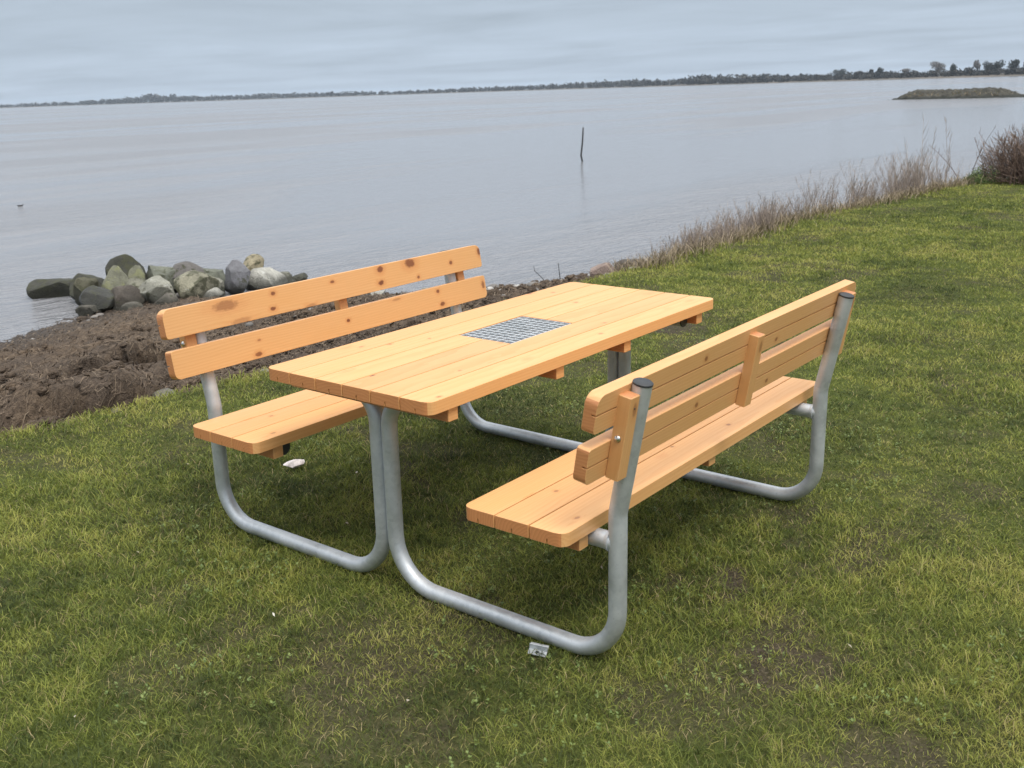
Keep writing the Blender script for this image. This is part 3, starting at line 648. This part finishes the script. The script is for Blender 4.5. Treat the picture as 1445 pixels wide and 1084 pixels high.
# ---------------------------------------------------------------- rock groyne
ROCKS = [
    (3.25, 9.27, -0.47, 0.5, 0.31, 'dkgreen', 'flat dark green weedy rock at the outermost tip of the rock groyne'),
    (3.27, 8.55, -0.393, 0.36, 0.37, 'dkgreen', 'low dark slab behind the round mossy rock near the groyne tip'),
    (3.03, 8.26, -0.39, 0.27, 0.33, 'moss', 'round moss green boulder third from the water end of the groyne'),
    (3.26, 8.04, -0.306, 0.29, 0.33, 'ltmoss', 'flat-topped boulder with a bright yellow-green mossy cap on the groyne'),
    (3.54, 8.25, -0.322, 0.41, 0.45, 'dkgreen', 'dark weathered boulder rising behind the yellow-green capped boulder'),
    (3.52, 8.02, -0.344, 0.17, 0.33, 'ltmoss', 'small pale green boulder tucked right of the dark weathered boulder'),
    (2.95, 7.8, -0.384, 0.36, 0.24, 'dark', 'blackish wet boulder at the foot of the groyne beside the calm inlet'),
    (3.11, 7.66, -0.411, 0.33, 0.34, 'brown', 'dark brown wedge-shaped boulder left of the largest pale boulder'),
    (3.36, 7.81, -0.374, 0.28, 0.33, 'olive', 'olive slanting slab leaning on the left of the largest pale boulder'),
    (3.79, 8.0, -0.326, 0.34, 0.37, 'greygreen', 'pointed grey-green boulder at the rear above the largest pale boulder'),
    (3.42, 7.51, -0.387, 0.42, 0.39, 'pale', 'largest pale grey boulder with a white bleached top on the groyne'),
    (3.41, 7.33, -0.473, 0.28, 0.2, 'greybrown', 'rounded grey-brown boulder in front of the largest pale boulder'),
    (4.04, 7.87, -0.397, 0.36, 0.37, 'purple', 'flat-topped purple-brown boulder in the rear row of the groyne'),
    (3.8, 7.38, -0.411, 0.43, 0.34, 'mossyel', 'broad boulder with dark yellow-green moss streaked down its front'),
    (4.31, 7.78, -0.405, 0.36, 0.35, 'greygreen', 'grey-green slab in the rear row right of the purple-brown boulder'),
    (4.17, 7.5, -0.449, 0.2, 0.26, 'pale', 'narrow pale boulder squeezed left of the bluish grey pointed boulder'),
    (3.88, 7.2, -0.457, 0.23, 0.18, 'white', 'small whitish boulder just above the bench back in front of the groyne'),
    (4.4, 7.43, -0.368, 0.3, 0.33, 'bluegrey', 'bluish grey pointed boulder standing upright in the groyne'),
    (4.85, 7.7, -0.361, 0.26, 0.33, 'tan', 'tan boulder perched highest on the groyne'),
    (4.81, 7.45, -0.449, 0.41, 0.3, 'white', 'large whitish lichen-covered boulder below the perched tan boulder'),
    (5.05, 7.42, -0.523, 0.23, 0.2, 'pale', 'pale boulder right of the large whitish lichen-covered boulder'),
    (5.34, 7.47, -0.539, 0.19, 0.15, 'olive', 'small olive boulder at the landward end of the groyne above the bench back'),
    (2.88, 7.8, -0.481, 0.41, 0.17, 'greybrown', 'long low grey-brown slab lying at the edge of the calm inlet'),
    (3.08, 7.49, -0.508, 0.2, 0.13, 'greybrown', 'low grey stone half sunk in the seaweed in front of the groyne'),
]
RC_ = dict(dkgreen=((0.058, 0.058, 0.045), 0.6, 0.0), moss=((0.105, 0.10, 0.065), 0.5, 0.05), ltmoss=((0.21, 0.21, 0.15), 0.45, 0.15), dark=((0.05, 0.05, 0.042), 0.3, 0.0), brown=((0.10, 0.085, 0.07), 0.15, 0.0), olive=((0.205, 0.20, 0.15), 0.4, 0.1), greygreen=((0.19, 0.20, 0.155), 0.35, 0.15),
           pale=((0.32, 0.315, 0.26), 0.25, 0.35), greybrown=((0.17, 0.155, 0.13), 0.1, 0.1), purple=((0.155, 0.143, 0.132), 0.1, 0.05), mossyel=((0.29, 0.275, 0.20), 0.6, 0.2), white=((0.44, 0.43, 0.38), 0.1, 0.6), bluegrey=((0.20, 0.20, 0.215), 0.05, 0.1), tan=((0.37, 0.32, 0.21), 0.45, 0.15), pink=((0.30, 0.225, 0.19), 0.0, 0.1))
def mat_rock(key):
    (c0, moss, lich) = RC_[key]; m, nt, b = new_mat('rock_' + key); tc = N(nt, 'ShaderNodeTexCoord'); P = tc.outputs['Object']
    oi = N(nt, 'ShaderNodeObjectInfo'); ad = N(nt, 'ShaderNodeVectorMath', operation='ADD'); L(nt, P, ad.inputs[0]); L(nt, oi.outputs['Location'], ad.inputs[1]); P = ad.outputs[0]
    n1 = noise(nt, P, 7, 5, 0.6); n2 = noise(nt, P, 70, 4, 0.7); n3 = noise(nt, P, 11, 4, 0.6, 0.5)
    c = mix(nt, mrange(nt, n1, 0.3, 0.7), tuple(x * 0.62 for x in c0), tuple(min(1, x * 1.3) for x in c0))
    c = mix(nt, mrange(nt, n2, 0.42, 0.72, 0, 0.65), c, tuple(x * 0.4 for x in c0))
    if moss: c = mix(nt, mrange(nt, n3, 0.62 - 0.25 * moss, 0.70 - 0.2 * moss, 0, 0.85), c, (0.058, 0.060, 0.030) if key != 'ltmoss' else (0.24, 0.245, 0.125))
    if lich: c = mix(nt, mrange(nt, noise(nt, P, 16, 4, 0.65), 0.70 - 0.2 * lich, 0.76 - 0.18 * lich, 0, 0.85), c, (0.56, 0.56, 0.52))
    gw = N(nt, 'ShaderNodeNewGeometry'); sw = N(nt, 'ShaderNodeSeparateXYZ'); L(nt, gw.outputs['Position'], sw.inputs[0])   # wet tide line and weed
    wet = mrange(nt, math_(nt, 'ADD', sw.outputs[2], math_(nt, 'MULTIPLY', n1, 0.16)), -0.30, -0.39, 0, 0.8)
    c = mix(nt, wet, c, (0.030, 0.031, 0.022))
    L(nt, c, b.inputs['Base Color']); b.inputs['Roughness'].default_value = 0.82 if key != 'dark' else 0.45
    bump(nt, b, math_(nt, 'ADD', n1, n2), 1.0, 0.02); return m
RM = {k: mat_rock(k) for k in RC_}
import bmesh
from mathutils import noise as mnoise
def make_rock(name, sx, sy, sz, seed, mat, rotz=0.0):
    bm = bmesh.new(); bmesh.ops.create_icosphere(bm, subdivisions=4, radius=1.0); rr_ = random.Random(seed)
    planes = []
    for k in range(13):
        d = Vector((rr_.gauss(0, 1), rr_.gauss(0, 1), rr_.gauss(0.25, 0.9))).normalized(); planes.append((d, rr_.uniform(0.50, 0.86)))
    off = Vector((rr_.uniform(0, 90), rr_.uniform(0, 90), rr_.uniform(0, 90)))
    for v in bm.verts:
        p = v.co.copy()
        for d, q in planes:
            t = p.dot(d)
            if t > q: p -= d * (t - q) * 0.99
        p *= 1.16 + 0.09 * (mnoise.noise(p * 1.2 + off)) + 0.05 * mnoise.noise(p * 3.3 + off) + 0.035 * mnoise.noise(p * 8 + off)
        v.co = Vector((p.x * sx, p.y * sy, p.z * sz))
    me = bpy.data.meshes.new(name); bm.to_mesh(me); bm.free(); me.materials.append(mat); me.polygons.foreach_set('use_smooth', [True] * len(me.polygons)); me.set_sharp_from_angle(angle=math.radians(24))
    o = bpy.data.objects.new(name, me); COL.objects.link(o); o.rotation_euler[2] = rotz; return o
view_az = math.atan2(FW.y, FW.x)
for i, (x, y, z, w_, h_, key, lab) in enumerate(ROCKS):
    az = math.atan2(y - CP.y, x - CP.x) - math.pi / 2
    o = make_rock('rock', w_ * 0.56, max(0.14, min(w_, h_ * 1.4) * 0.52), h_ * 0.53, 31 + i * 7, RM[key], az)
    o.location = (x, y, z)
    tag(o, lab, 'rock', 'rocks of the small groyne')
def gz1(x, y): return float(ground_z(np.array([float(x)]), np.array([float(y)]))[0])
for (x, y, w_, h_, key, lab) in ((5.17, 2.98, 0.30, 0.20, 'pink', 'pinkish brown rock on the lawn edge just behind the far end of the table'), (5.62, 2.98, 0.36, 0.14, 'brown', 'dark flat rock at the foot of the dry stems on the lawn edge'),
                                 (4.44, 5.36, 0.42, 0.16, 'white', 'bleached whitish rock seen between the two back boards of the far bench'), (5.35, 5.75, 0.5, 0.18, 'brown', 'dark wet rock at the waterline seen between the bench back boards'), (4.58, 4.6, 0.3, 0.12, 'pale', 'pale rock on the beach seen under the lower back board near its far end'),
                                 (4.0, 5.1, 0.34, 0.14, 'greybrown', 'grey-brown rock on the beach behind the middle of the bench back'), (4.95, 4.75, 0.25, 0.12, 'white', 'whitish rock near the waterline just past the far bench end'),
                                 (0.07, 2.88, 0.14, 0.10, 'greybrown', 'small grey-brown stone at the lawn edge beside the dark hollow'), (0.42, 2.92, 0.2, 0.09, 'greybrown', 'low brown stone at the lawn edge left of the far bench post')):
    o = make_rock('rock', w_ / 2, w_ * 0.4, h_ * 0.62, int(x * 100), RM[key], random.uniform(0, 3)); o.location = (x, y, gz1(x, y) + h_ * 0.2)
    tag(o, lab, 'rock', 'rocks along the beach')

# ---------------------------------------------------------------- dry stems along the bank
def stem_mat(name, stops):
    m, nt, b = new_mat(name); g = N(nt, 'ShaderNodeNewGeometry'); L(nt, ramp(nt, g.outputs['Random Per Island'], stops), b.inputs['Base Color']); b.inputs['Roughness'].default_value = 0.85; return m
M_STEM = stem_mat('dry_stem', [(0, (0.12, 0.095, 0.08)), (0.5, (0.26, 0.212, 0.182)), (1, (0.43, 0.35, 0.28))])
def stem(mb, x, y, z, h, r, lean, twigs):
    a = random.uniform(0, 6.28); lx, ly = math.cos(a) * lean, math.sin(a) * lean; pts = []; k1, k2 = random.gauss(0, .03), random.gauss(0, .03)
    for k in range(6):
        t = k / 5; pts.append(Vector((x + lx * h * t ** 1.5 + k1 * h * math.sin(t * 4), y + ly * h * t ** 1.5 + k2 * h * math.sin(t * 5), z + h * t)))
    mb.tube(pts, [r * (1 - 0.75 * k / 5) for k in range(6)], 3, False)
    for q in range(twigs):
        t = random.uniform(0.35, 0.98); p = pts[int(t * 5)].lerp(pts[min(5, int(t * 5) + 1)], t * 5 % 1); b_ = random.uniform(0, 6.28); l_ = h * random.uniform(0.08, 0.22) * (1.2 - t * 0.6)
        mb.tube([p, p + Vector((math.cos(b_) * 0.35, math.sin(b_) * 0.35, 0.65)) * l_ * 0.6, p + Vector((math.cos(b_) * 0.4, math.sin(b_) * 0.4, 1.0)) * l_], [r * 0.5, r * 0.4, r * 0.2], 3, False)
RX = [5.2, 5.9, 6.6, 7.6, 8.6, 9.6, 10.6, 11.8, 13.2, 14.0]; RH = [0.10, 0.24, 0.36, 0.42, 0.40, 0.50, 0.64, 0.64, 0.78, 0.45]; RD = [0.3, 0.6, 0.9, 1.0, 0.8, 1.0, 1.1, 0.9, 0.7, 0.1]
sm2 = MB()
for k in range(200):
    cx = 5.2 + 8.9 * random.random() ** 0.9; dn = float(np.interp(cx, RX, RD)); cl = float(fbm(np.array([cx * 1.3]), np.array([4.0]), 2)[0])
    if random.random() > 0.35 + 1.3 * (cl - 0.35): continue
    cy = float(lawn_edge(np.array([cx]))[0]) + random.uniform(0.04, 0.55); hc = float(np.interp(cx, RX, RH)) * random.uniform(0.6, 1.12); rad = random.uniform(0.08, 0.22)
    for q in range(int(26 * dn * random.uniform(0.5, 1.3)) + 2):
        a = random.uniform(0, 6.28); rr2 = rad * math.sqrt(random.random()); x, y = cx + rr2 * math.cos(a), cy + rr2 * math.sin(a) * 0.8
        stem(sm2, x, y, gz1(x, y) - 0.02, hc * random.uniform(0.4, 1.08) * (1.05 - 0.5 * rr2 / rad * random.random()) + 0.06, random.uniform(0.0018, 0.0036), random.uniform(0.02, 0.5), random.randint(6, 13))
for (x, h_) in ((12.9, 1.18), (13.05, 1.0), (13.6, 1.12), (13.55, 0.9), (12.2, 0.9)):
    y = float(lawn_edge(np.array([x]))[0]) + 0.2; stem(sm2, x, y, gz1(x, y), h_, 0.005, 0.08, 12)
tag(sm2.build('dry_stems', M_STEM), 'purplish grey dry plant stems standing in a band along the bank', 'dry stems', kind='stuff')
# straw tufts at their foot
tx = rng.uniform(5.0, 14.2, 9000); ty = lawn_edge(tx) + rng.normal(0.10, 0.14, 9000)
tf = blades(tx, ty, ground_z(tx, ty), rng.uniform(0.05, 0.20, 9000), rng.uniform(0.004, 0.008, 9000), np.clip(rng.normal(0.62, 0.25, 9000), 0, 1), rng.uniform(0.3, 1.0, 9000), 'straw', None)
ms_, nts_, bs_ = new_mat('straw'); ats_ = N(nts_, 'ShaderNodeAttribute', attribute_name='tint'); L(nts_, ramp(nts_, ats_.outputs['Fac'], [(0, (0.07, 0.08, 0.025)), (0.4, (0.17, 0.13, 0.075)), (1, (0.36, 0.29, 0.20))]), bs_.inputs['Base Color']); bs_.inputs['Roughness'].default_value = 0.85
tf.data.materials.append(ms_); tag(tf, 'straw coloured grass tufts at the foot of the dry stems', 'straw', kind='stuff')

# brown twiggy bush at the right edge and a low green shrub beside it
bush = empty('bush', (14.35, 1.30, gz1(14.35, 1.30))); tag(bush, 'leafless brown twiggy bush growing at the edge of the lawn', 'bush')
M_TWIG = stem_mat('brown_twig', [(0, (0.055, 0.036, 0.028)), (0.6, (0.13, 0.086, 0.064)), (1, (0.24, 0.17, 0.13))])
bm1 = MB(); bm2 = MB()
for k in range(150): stem(bm1, random.gauss(0, 0.3), random.gauss(0, 0.35), -0.03, random.uniform(0.4, 0.85), 0.009, random.uniform(0.1, 0.9), 6)
for k in range(6500):
    th_, u_ = random.uniform(0, 6.28), random.uniform(-0.05, 1); r3 = random.random() ** 0.38 * (0.86 + 0.14 * math.sin(3 * th_ + 4 * u_)); s3 = math.sqrt(max(0, 1 - u_ * u_))
    p = Vector((0.72 * r3 * s3 * math.cos(th_), 0.85 * r3 * s3 * math.sin(th_), 0.04 + 0.74 * r3 * max(u_, 0)))
    d = (Vector((p.x * 1.0, p.y * 1.0, 0.45 + p.z * 0.6)).normalized() + Vector((random.gauss(0, .5), random.gauss(0, .5), random.gauss(0, .4)))).normalized(); l_ = random.uniform(0.06, 0.20); q = p + d * l_ * 0.5 + Vector((random.gauss(0, .01), random.gauss(0, .01), 0))
    bm2.tube([p, q, p + d * l_], [0.0032, 0.0026, 0.0012], 3, False)
bm1.build('branch', M_TWIG, bush); bm2.build('twigs', M_TWIG, bush)
shrub = empty('shrub', (14.0, 1.98, gz1(14.0, 1.98))); shrub.scale = (0.72, 0.72, 0.72); tag(shrub, 'low green leafy shrub beside the brown twiggy bush', 'shrub')
lm = MB()
for k in range(2600):
    a, b_, r = random.uniform(0, 6.28), random.random(), random.random() ** 0.4; bx, by, bz = 0.44 * r * math.cos(a) * math.sqrt(1 - b_ * b_), 0.40 * r * math.sin(a) * math.sqrt(1 - b_ * b_), 0.30 * r * b_ * (0.8 + 0.4 * math.sin(a * 3))
    d = Vector((random.gauss(0, 1), random.gauss(0, 1), random.gauss(0.5, 0.6))).normalized(); s_ = d.orthogonal().normalized() * 0.012; o_ = Vector((bx, by, bz + 0.02)); lm.add([o_, o_ + d * .016 + s_, o_ + d * .034, o_ + d * .016 - s_], [(0, 1, 2, 3)])
lm.build('leaves', stem_mat('shrub_leaf', [(0, (0.03, 0.05, 0.012)), (0.6, (0.075, 0.12, 0.025)), (1, (0.13, 0.17, 0.04))]), shrub)

# ---------------------------------------------------------------- things in the water
M_WETWOOD = plain('wet_wood', (0.045, 0.048, 0.05), 0.6)
sk = MB(); pts = [(0.0, 0, -0.9), (0.0, 0, 0.0), (-0.035, 0.0, 0.18), (-0.02, 0, 0.30), (0.01, 0, 0.55), (0.03, 0, 0.82), (0.04, 0, 0.99)]; sk.tube(pts, [0.03, 0.028, 0.028, 0.026, 0.025, 0.024, 0.022], 10)
so = sk.build('stake', M_WETWOOD, smooth=True); so.location = (23.52, 15.71, WATER_Z); so.rotation_euler = (0, 0, view_az - math.pi / 2); tag(so, 'slender dark crooked wooden stake standing alone in the water', 'stake')
for (x, y, hs, lab) in ((6.50, 4.62, ((0, 0), (-0.05, 0.07), (-0.11, 0.13), (-0.14, 0.16), (-0.145, 0.22)), 'bent bare twig leaning out of the water left of a thinner one'), (6.84, 4.68, ((0, 0), (-0.01, 0.08), (-0.02, 0.19)), 'thin upright twig in the water behind the table corner')):
    t_ = MB(); ca, sa = math.cos(view_az - math.pi / 2), math.sin(view_az - math.pi / 2); z0 = gz1(x, y)
    t_.tube([(ca * q, sa * q, w - 0.02 if i == 0 else w) for i, (q, w) in enumerate(hs)], [0.006 * (1 - 0.12 * i) for i in range(len(hs))], 6)
    o = t_.build('twig', M_WETWOOD, smooth=True); o.location = (x, y, WATER_Z); tag(o, lab, 'twig')
# a dark bird sitting on the water
bd = MB(); bd.loft([[(x, w * math.cos(t), 0.035 + zc + hh * math.sin(t)) for t in [2 * math.pi * j / 12 for j in range(12)]] for x, w, hh, zc in ((-0.16, 0.005, 0.005, 0.03), (-0.12, 0.03, 0.02, 0.02), (-0.05, 0.06, 0.045, 0.0), (0.03, 0.062, 0.05, 0.0), (0.09, 0.04, 0.035, 0.01), (0.12, 0.022, 0.022, 0.03), (0.145, 0.020, 0.022, 0.065), (0.165, 0.012, 0.014, 0.07), (0.19, 0.003, 0.003, 0.065))])
o = bd.build('bird', plain('dark_feathers', (0.02, 0.02, 0.022), 0.6), smooth=True); o.scale = (0.45,) * 3; o.location = (8.84, 20.76, WATER_Z - 0.01); o.rotation_euler = (0, 0, view_az - math.pi / 2); tag(o, 'tiny dark bird resting on the open water far off', 'bird')
# litter on the grass under the near end of the far bench
M_LIT = plain('pale_wrapper', (0.66, 0.60, 0.58), 0.5, 0, 0.25, 60)
lt = make_rock('litter', 0.048, 0.026, 0.017, 23, M_LIT, 0.5); lt.location = (-0.17, 1.11, 0.046); lt.rotation_euler = (0.3, -0.15, -0.5); tag(lt, 'small whitish scrap of litter lying in the grass below the far bench', 'litter')

# ---------------------------------------------------------------- islet and far shore
def pol(u, d):      # a place at distance d in the direction of the photograph's column u
    a = view_az - math.atan((u - 722.5) / 1481.7 / 0.963); return CP.x + d * math.cos(a), CP.y + d * math.sin(a)
isx = []
ic = Vector((*pol(1372, 111), 0)); da = Vector((*pol(1445, 109), 0)) - Vector((*pol(1285, 113), 0)); da.normalize(); db = Vector((-da.y, da.x, 0))
gu = np.linspace(-11, 9, 200); gv = np.linspace(-4, 4, 70); U, Vv = np.meshgrid(gu, gv, indexing='ij')
prof_u = np.interp(U, [-10.6, -9.0, -8.6, -8.2, -7.7, 0.3, 0.9, 1.4, 6, 8], [-0.5, 0.0, 0.18, 0.42, 0.62, 0.64, 0.45, 0.10, 0.08, -0.5]); prof_v = np.clip(1 - (np.abs(Vv) / 3.6) ** 2.4, -0.6, 1)
Zi = WATER_Z - 0.15 + np.maximum(prof_u + 0.15, -0.2) * prof_v * 1.15 + (fbm(U * 2.6 + 30, Vv * 2.6, 4, 0.6) - 0.5) * 0.55
Vi = np.stack([ic.x + da.x * U + db.x * Vv, ic.y + da.y * U + db.y * Vv, Zi], -1).reshape(-1, 3); ii = np.arange(U.size).reshape(U.shape); qi = np.stack([ii[:-1, :-1], ii[1:, :-1], ii[1:, 1:], ii[:-1, 1:]], -1).reshape(-1, 4)
mi, nti, bi = new_mat('islet_stone'); ti = N(nti, 'ShaderNodeTexCoord'); spi = N(nti, 'ShaderNodeSeparateXYZ'); L(nti, ti.outputs['Object'], spi.inputs[0])
ci = ramp(nti, noise(nti, ti.outputs['Object'], 1.6, 5, 0.7), [(0.3, (0.014, 0.0135, 0.011)), (0.55, (0.048, 0.046, 0.036)), (0.8, (0.12, 0.112, 0.09))]); L(nti, mix(nti, mrange(nti, spi.outputs[2], -0.42, -0.30), (0.018, 0.02, 0.016), ci), bi.inputs['Base Color']); bi.inputs['Roughness'].default_value = 0.95
tag(mesh_np('islet', Vi, [qi], mi), kind='structure')
nt_ = 2600; iu = rng.uniform(-7.8, 1.1, nt_); iv = rng.uniform(-2.8, 2.8, nt_); zi = WATER_Z + np.interp(iu, [-8.3, -7.5, -6.9, 0.2, 0.9, 1.5], [0.10, 0.40, 0.54, 0.55, 0.38, 0.1]) * np.clip(1 - (np.abs(iv) / 3.6) ** 2.4, 0, 1)
ig = blades(ic.x + da.x * iu + db.x * iv, ic.y + da.y * iu + db.y * iv, zi, rng.uniform(0.06, 0.32, nt_) * (0.4 + fbm(iu * 1.5, iv * 1.5, 3)), rng.uniform(0.02, 0.06, nt_), np.clip(rng.normal(0.45, 0.25, nt_), 0, 1), rng.uniform(0.2, 0.8, nt_), 'islet_grass', ms_)
tag(ig, 'dry grass covering the low stony islet', 'grass', kind='stuff')
ri_ = MB()

# far shore: a low strip of land, reeds at its foot, woods on it
UU = np.array([-900, -300, 0, 240, 480, 722, 860, 980, 1083, 1200, 1320, 1445, 1700, 2300]); DD = np.array([3200, 3100, 3000, 2800, 2500, 2100, 1750, 1350, 1180, 1000, 880, 800, 700, 620])
us = np.linspace(-900, 2300, 640); ds = np.interp(us, UU, DD)
rows = []
for dd, zz in ((-6, WATER_Z - 0.6), (0, WATER_Z + 0.1), (6, 0.1), (60, 0.9), (300, 1.6), (700, 1.2)):
    jit = (fbm(us * 0.05, us * 0 + 2, 3) - 0.5)
    px = np.array([pol(u, d + dd * d / 1500 + j * 12) for u, d, j in zip(us, ds, jit)]); rows.append(np.stack([px[:, 0], px[:, 1], np.full(len(us), zz)], -1))
Vf = np.stack(rows, 1).reshape(-1, 3); nr = len(rows); fi = np.arange(len(us) * nr).reshape(len(us), nr); qf = np.stack([fi[:-1, :-1], fi[1:, :-1], fi[1:, 1:], fi[:-1, 1:]], -1).reshape(-1, 4)
mf, ntf, bf = new_mat('far_land'); tcf = N(ntf, 'ShaderNodeTexCoord'); L(ntf, ramp(ntf, noise(ntf, tcf.outputs['Object'], 0.02, 4), [(0.35, (0.07, 0.065, 0.052)), (0.65, (0.14, 0.115, 0.09))]), bf.inputs['Base Color']); bf.inputs['Roughness'].default_value = 1
tag(mesh_np('far_shore', Vf, [qf], mf), kind='structure')

def crown_pts(cx, cy, cz, rx, rz, n, leaf, arr):
    # leaf clumps through an uneven crown
    lob = [(random.uniform(-.55, .55) * rx, random.uniform(-.55, .55) * rx, random.uniform(-.45, .5) * rz, random.uniform(.4, .7)) for _ in range(6)]
    for k in range(n):
        l = random.choice(lob); d = Vector((random.gauss(0, 1), random.gauss(0, 1), random.gauss(0, 1))).normalized() * random.random() ** 0.4
        o_ = Vector((cx + l[0] + d.x * rx * l[3], cy + l[1] + d.y * rx * l[3], cz + l[2] + d.z * rz * l[3])); n_ = Vector((random.gauss(0, 1), random.gauss(0, 1), random.gauss(0, 1))).normalized(); s = n_.orthogonal().normalized(); t = n_.cross(s); q = leaf * random.uniform(.6, 1.4)
        arr.add([o_ - s * q, o_ + t * q * .8, o_ + s * q, o_ - t * q * .8], [(0, 1, 2, 3)])
M_WOODS = stem_mat('far_woods', [(0, (0.016, 0.020, 0.020)), (0.5, (0.040, 0.042, 0.038)), (1, (0.085, 0.078, 0.066))])
tl = MB()
u = -420.0
while u < 1700:
    d0 = float(np.interp(u, UU, DD)); dens = 1.0; hpx = np.interp(u, [-400, 0, 60, 120, 180, 230, 262, 300, 340, 480, 600, 700, 760, 850, 900, 940, 975, 1050, 1100, 1300, 1445, 1700], [3, 3.0, 3.5, 4.5, 4.5, 6.5, 9.5, 7, 6, 5.5, 4.5, 5.5, 6, 7.5, 8, 6.5, 10, 9.5, 8, 8, 9, 9])
    hh = hpx * 1.25 * d0 / 1540 * random.uniform(0.65, 1.1); dd = random.uniform(8, 60) * d0 / 1500; cx, cy = pol(u + random.uniform(-1, 1), d0 + dd + 8); rx = hh * random.uniform(0.5, 0.95)
    crown_pts(cx, cy, 0.4 + hh * 0.45, rx, hh * 0.58, 95, hh * 0.13, tl)
    u += random.uniform(1.0, 3.2)
tag(tl.build('far_woods', M_WOODS), 'long dark wooded strip along the far shore under the sky', 'woods', kind='stuff')
M_DARKCR = stem_mat('dark_needles', [(0, (0.012, 0.018, 0.014)), (1, (0.040, 0.048, 0.036))]); M_BARECR = stem_mat('bare_crown', [(0, (0.10, 0.095, 0.09)), (1, (0.22, 0.21, 0.20))]); M_TRUNK = plain('bark', (0.06, 0.05, 0.042), 0.9)
def far_tree(u, hpx, wpx, mat, lab, grp='trees on the far shore', solid=1.0):
    d0 = float(np.interp(u, UU, DD)) + 25; x, y = pol(u, d0); H = hpx * d0 / 1540; W = wpx * d0 / 1540; t = empty('tree', (x, y, 1.0)); tag(t, lab, 'tree', grp)
    k = MB(); k.tube([(0, 0, -0.5), (0.05 * H, 0, H * 0.35), (0.02 * H, 0.03 * H, H * 0.75)], [0.035 * H, 0.025 * H, 0.01 * H], 7)
    for q in range(5): a = q * 1.3; k.tube([(0.03 * H, 0, H * (0.35 + q * .06)), (math.cos(a) * W * .3, math.sin(a) * W * .3, H * (0.6 + q * .05))], [0.012 * H, 0.005 * H], 5)
    k.build('trunk', M_TRUNK, t); c = MB(); crown_pts(0, 0, H * 0.62, W * 0.62, H * 0.40, int(800 * solid), H * 0.045, c); c.build('crown', mat, t)
for a in ((1067, 12, 8, M_DARKCR, 'small dark round tree first of the taller far shore trees'), (1161, 15, 19, M_DARKCR, 'broad domed dark tree on the far shore'), (1187, 12, 12, M_WOODS, 'small brownish tree right of the broad domed tree'), (1206, 13, 6, M_WOODS, 'narrow thin tree on the far shore beside a taller dark one'), (1218, 15, 8, M_DARKCR, 'pointed dark tree on the far shore between brownish woods'),
          (1249, 12, 13, M_BARECR, 'greyish low bare tree on the far shore'), (1292, 18, 15, M_BARECR, 'tall pale bare tree on the far shore before the dark pines'), (1313, 16, 9, M_DARKCR, 'dark tree right of the tall pale bare tree'), (1344, 18, 8, M_BARECR, 'thin bare tree close to the flat-topped dark pines'),
          (1358, 17, 12, M_DARKCR, 'first dark pine of the flat-topped clump'), (1372, 17, 12, M_DARKCR, 'second dark pine, merging into the flat-topped clump'), (1395, 18, 13, M_DARKCR, 'dark pine left in the pair with ragged tops'), (1409, 17, 11, M_DARKCR, 'dark pine right in the pair with ragged tops'), (1430, 20, 10, M_DARKCR, 'tallest dark pine nearest the islet on the far shore'), (1450, 15, 14, M_WOODS, 'brownish tree at the right end of the far shore')):
    far_tree(*a)

# ---------------------------------------------------------------- hazy air
hz = MB(); hz.add([(sx * 4900, sy * 4900, z) for z in (-3.6, 34.0) for sx, sy in ((-1, -1), (1, -1), (1, 1), (-1, 1))], [(3, 2, 1, 0), (4, 5, 6, 7), (0, 1, 5, 4), (1, 2, 6, 5), (2, 3, 7, 6), (3, 0, 4, 7)])
mh = bpy.data.materials.new('haze'); mh.use_nodes = True; nh = mh.node_tree; nh.nodes.clear()
oh = N(nh, 'ShaderNodeOutputMaterial'); pv = N(nh, 'ShaderNodeVolumePrincipled'); pv.inputs['Density'].default_value = 0.00011; pv.inputs['Color'].default_value = (0.74, 0.86, 1.0, 1)
L(nh, pv.outputs[0], oh.inputs['Volume'])
if hasattr(mh, 'cycles') and hasattr(mh.cycles, 'homogeneous_volume'): mh.cycles.homogeneous_volume = True
tag(hz.build('haze', mh), 'thin pale haze lying over the water and the far shore', 'haze', kind='stuff')

# a few pale fallen flecks on the lawn
fl = MB()
for k in range(34):
    x, y = random.uniform(-2.0, 6.0), random.uniform(-2.2, 2.4); z = gz1(x, y) + random.uniform(0.02, 0.035); r = random.uniform(0.004, 0.011); a = random.uniform(0, 6.28); e1 = random.uniform(-.006, .006)
    fl.add([(x + r * math.cos(a), y + r * math.sin(a), z + e1), (x - r * .4 * math.sin(a), y + r * .4 * math.cos(a), z + 0.003), (x - r * math.cos(a), y - r * math.sin(a), z - e1), (x + r * .4 * math.sin(a), y - r * .4 * math.cos(a), z)], [(0, 1, 2, 3)])
tag(fl.build('leaf_flecks', stem_mat('pale_leaf', [(0, (0.22, 0.17, 0.10)), (1, (0.60, 0.57, 0.50))])), 'tiny pale fallen leaf flecks scattered over the grass', 'leaf flecks', kind='stuff')
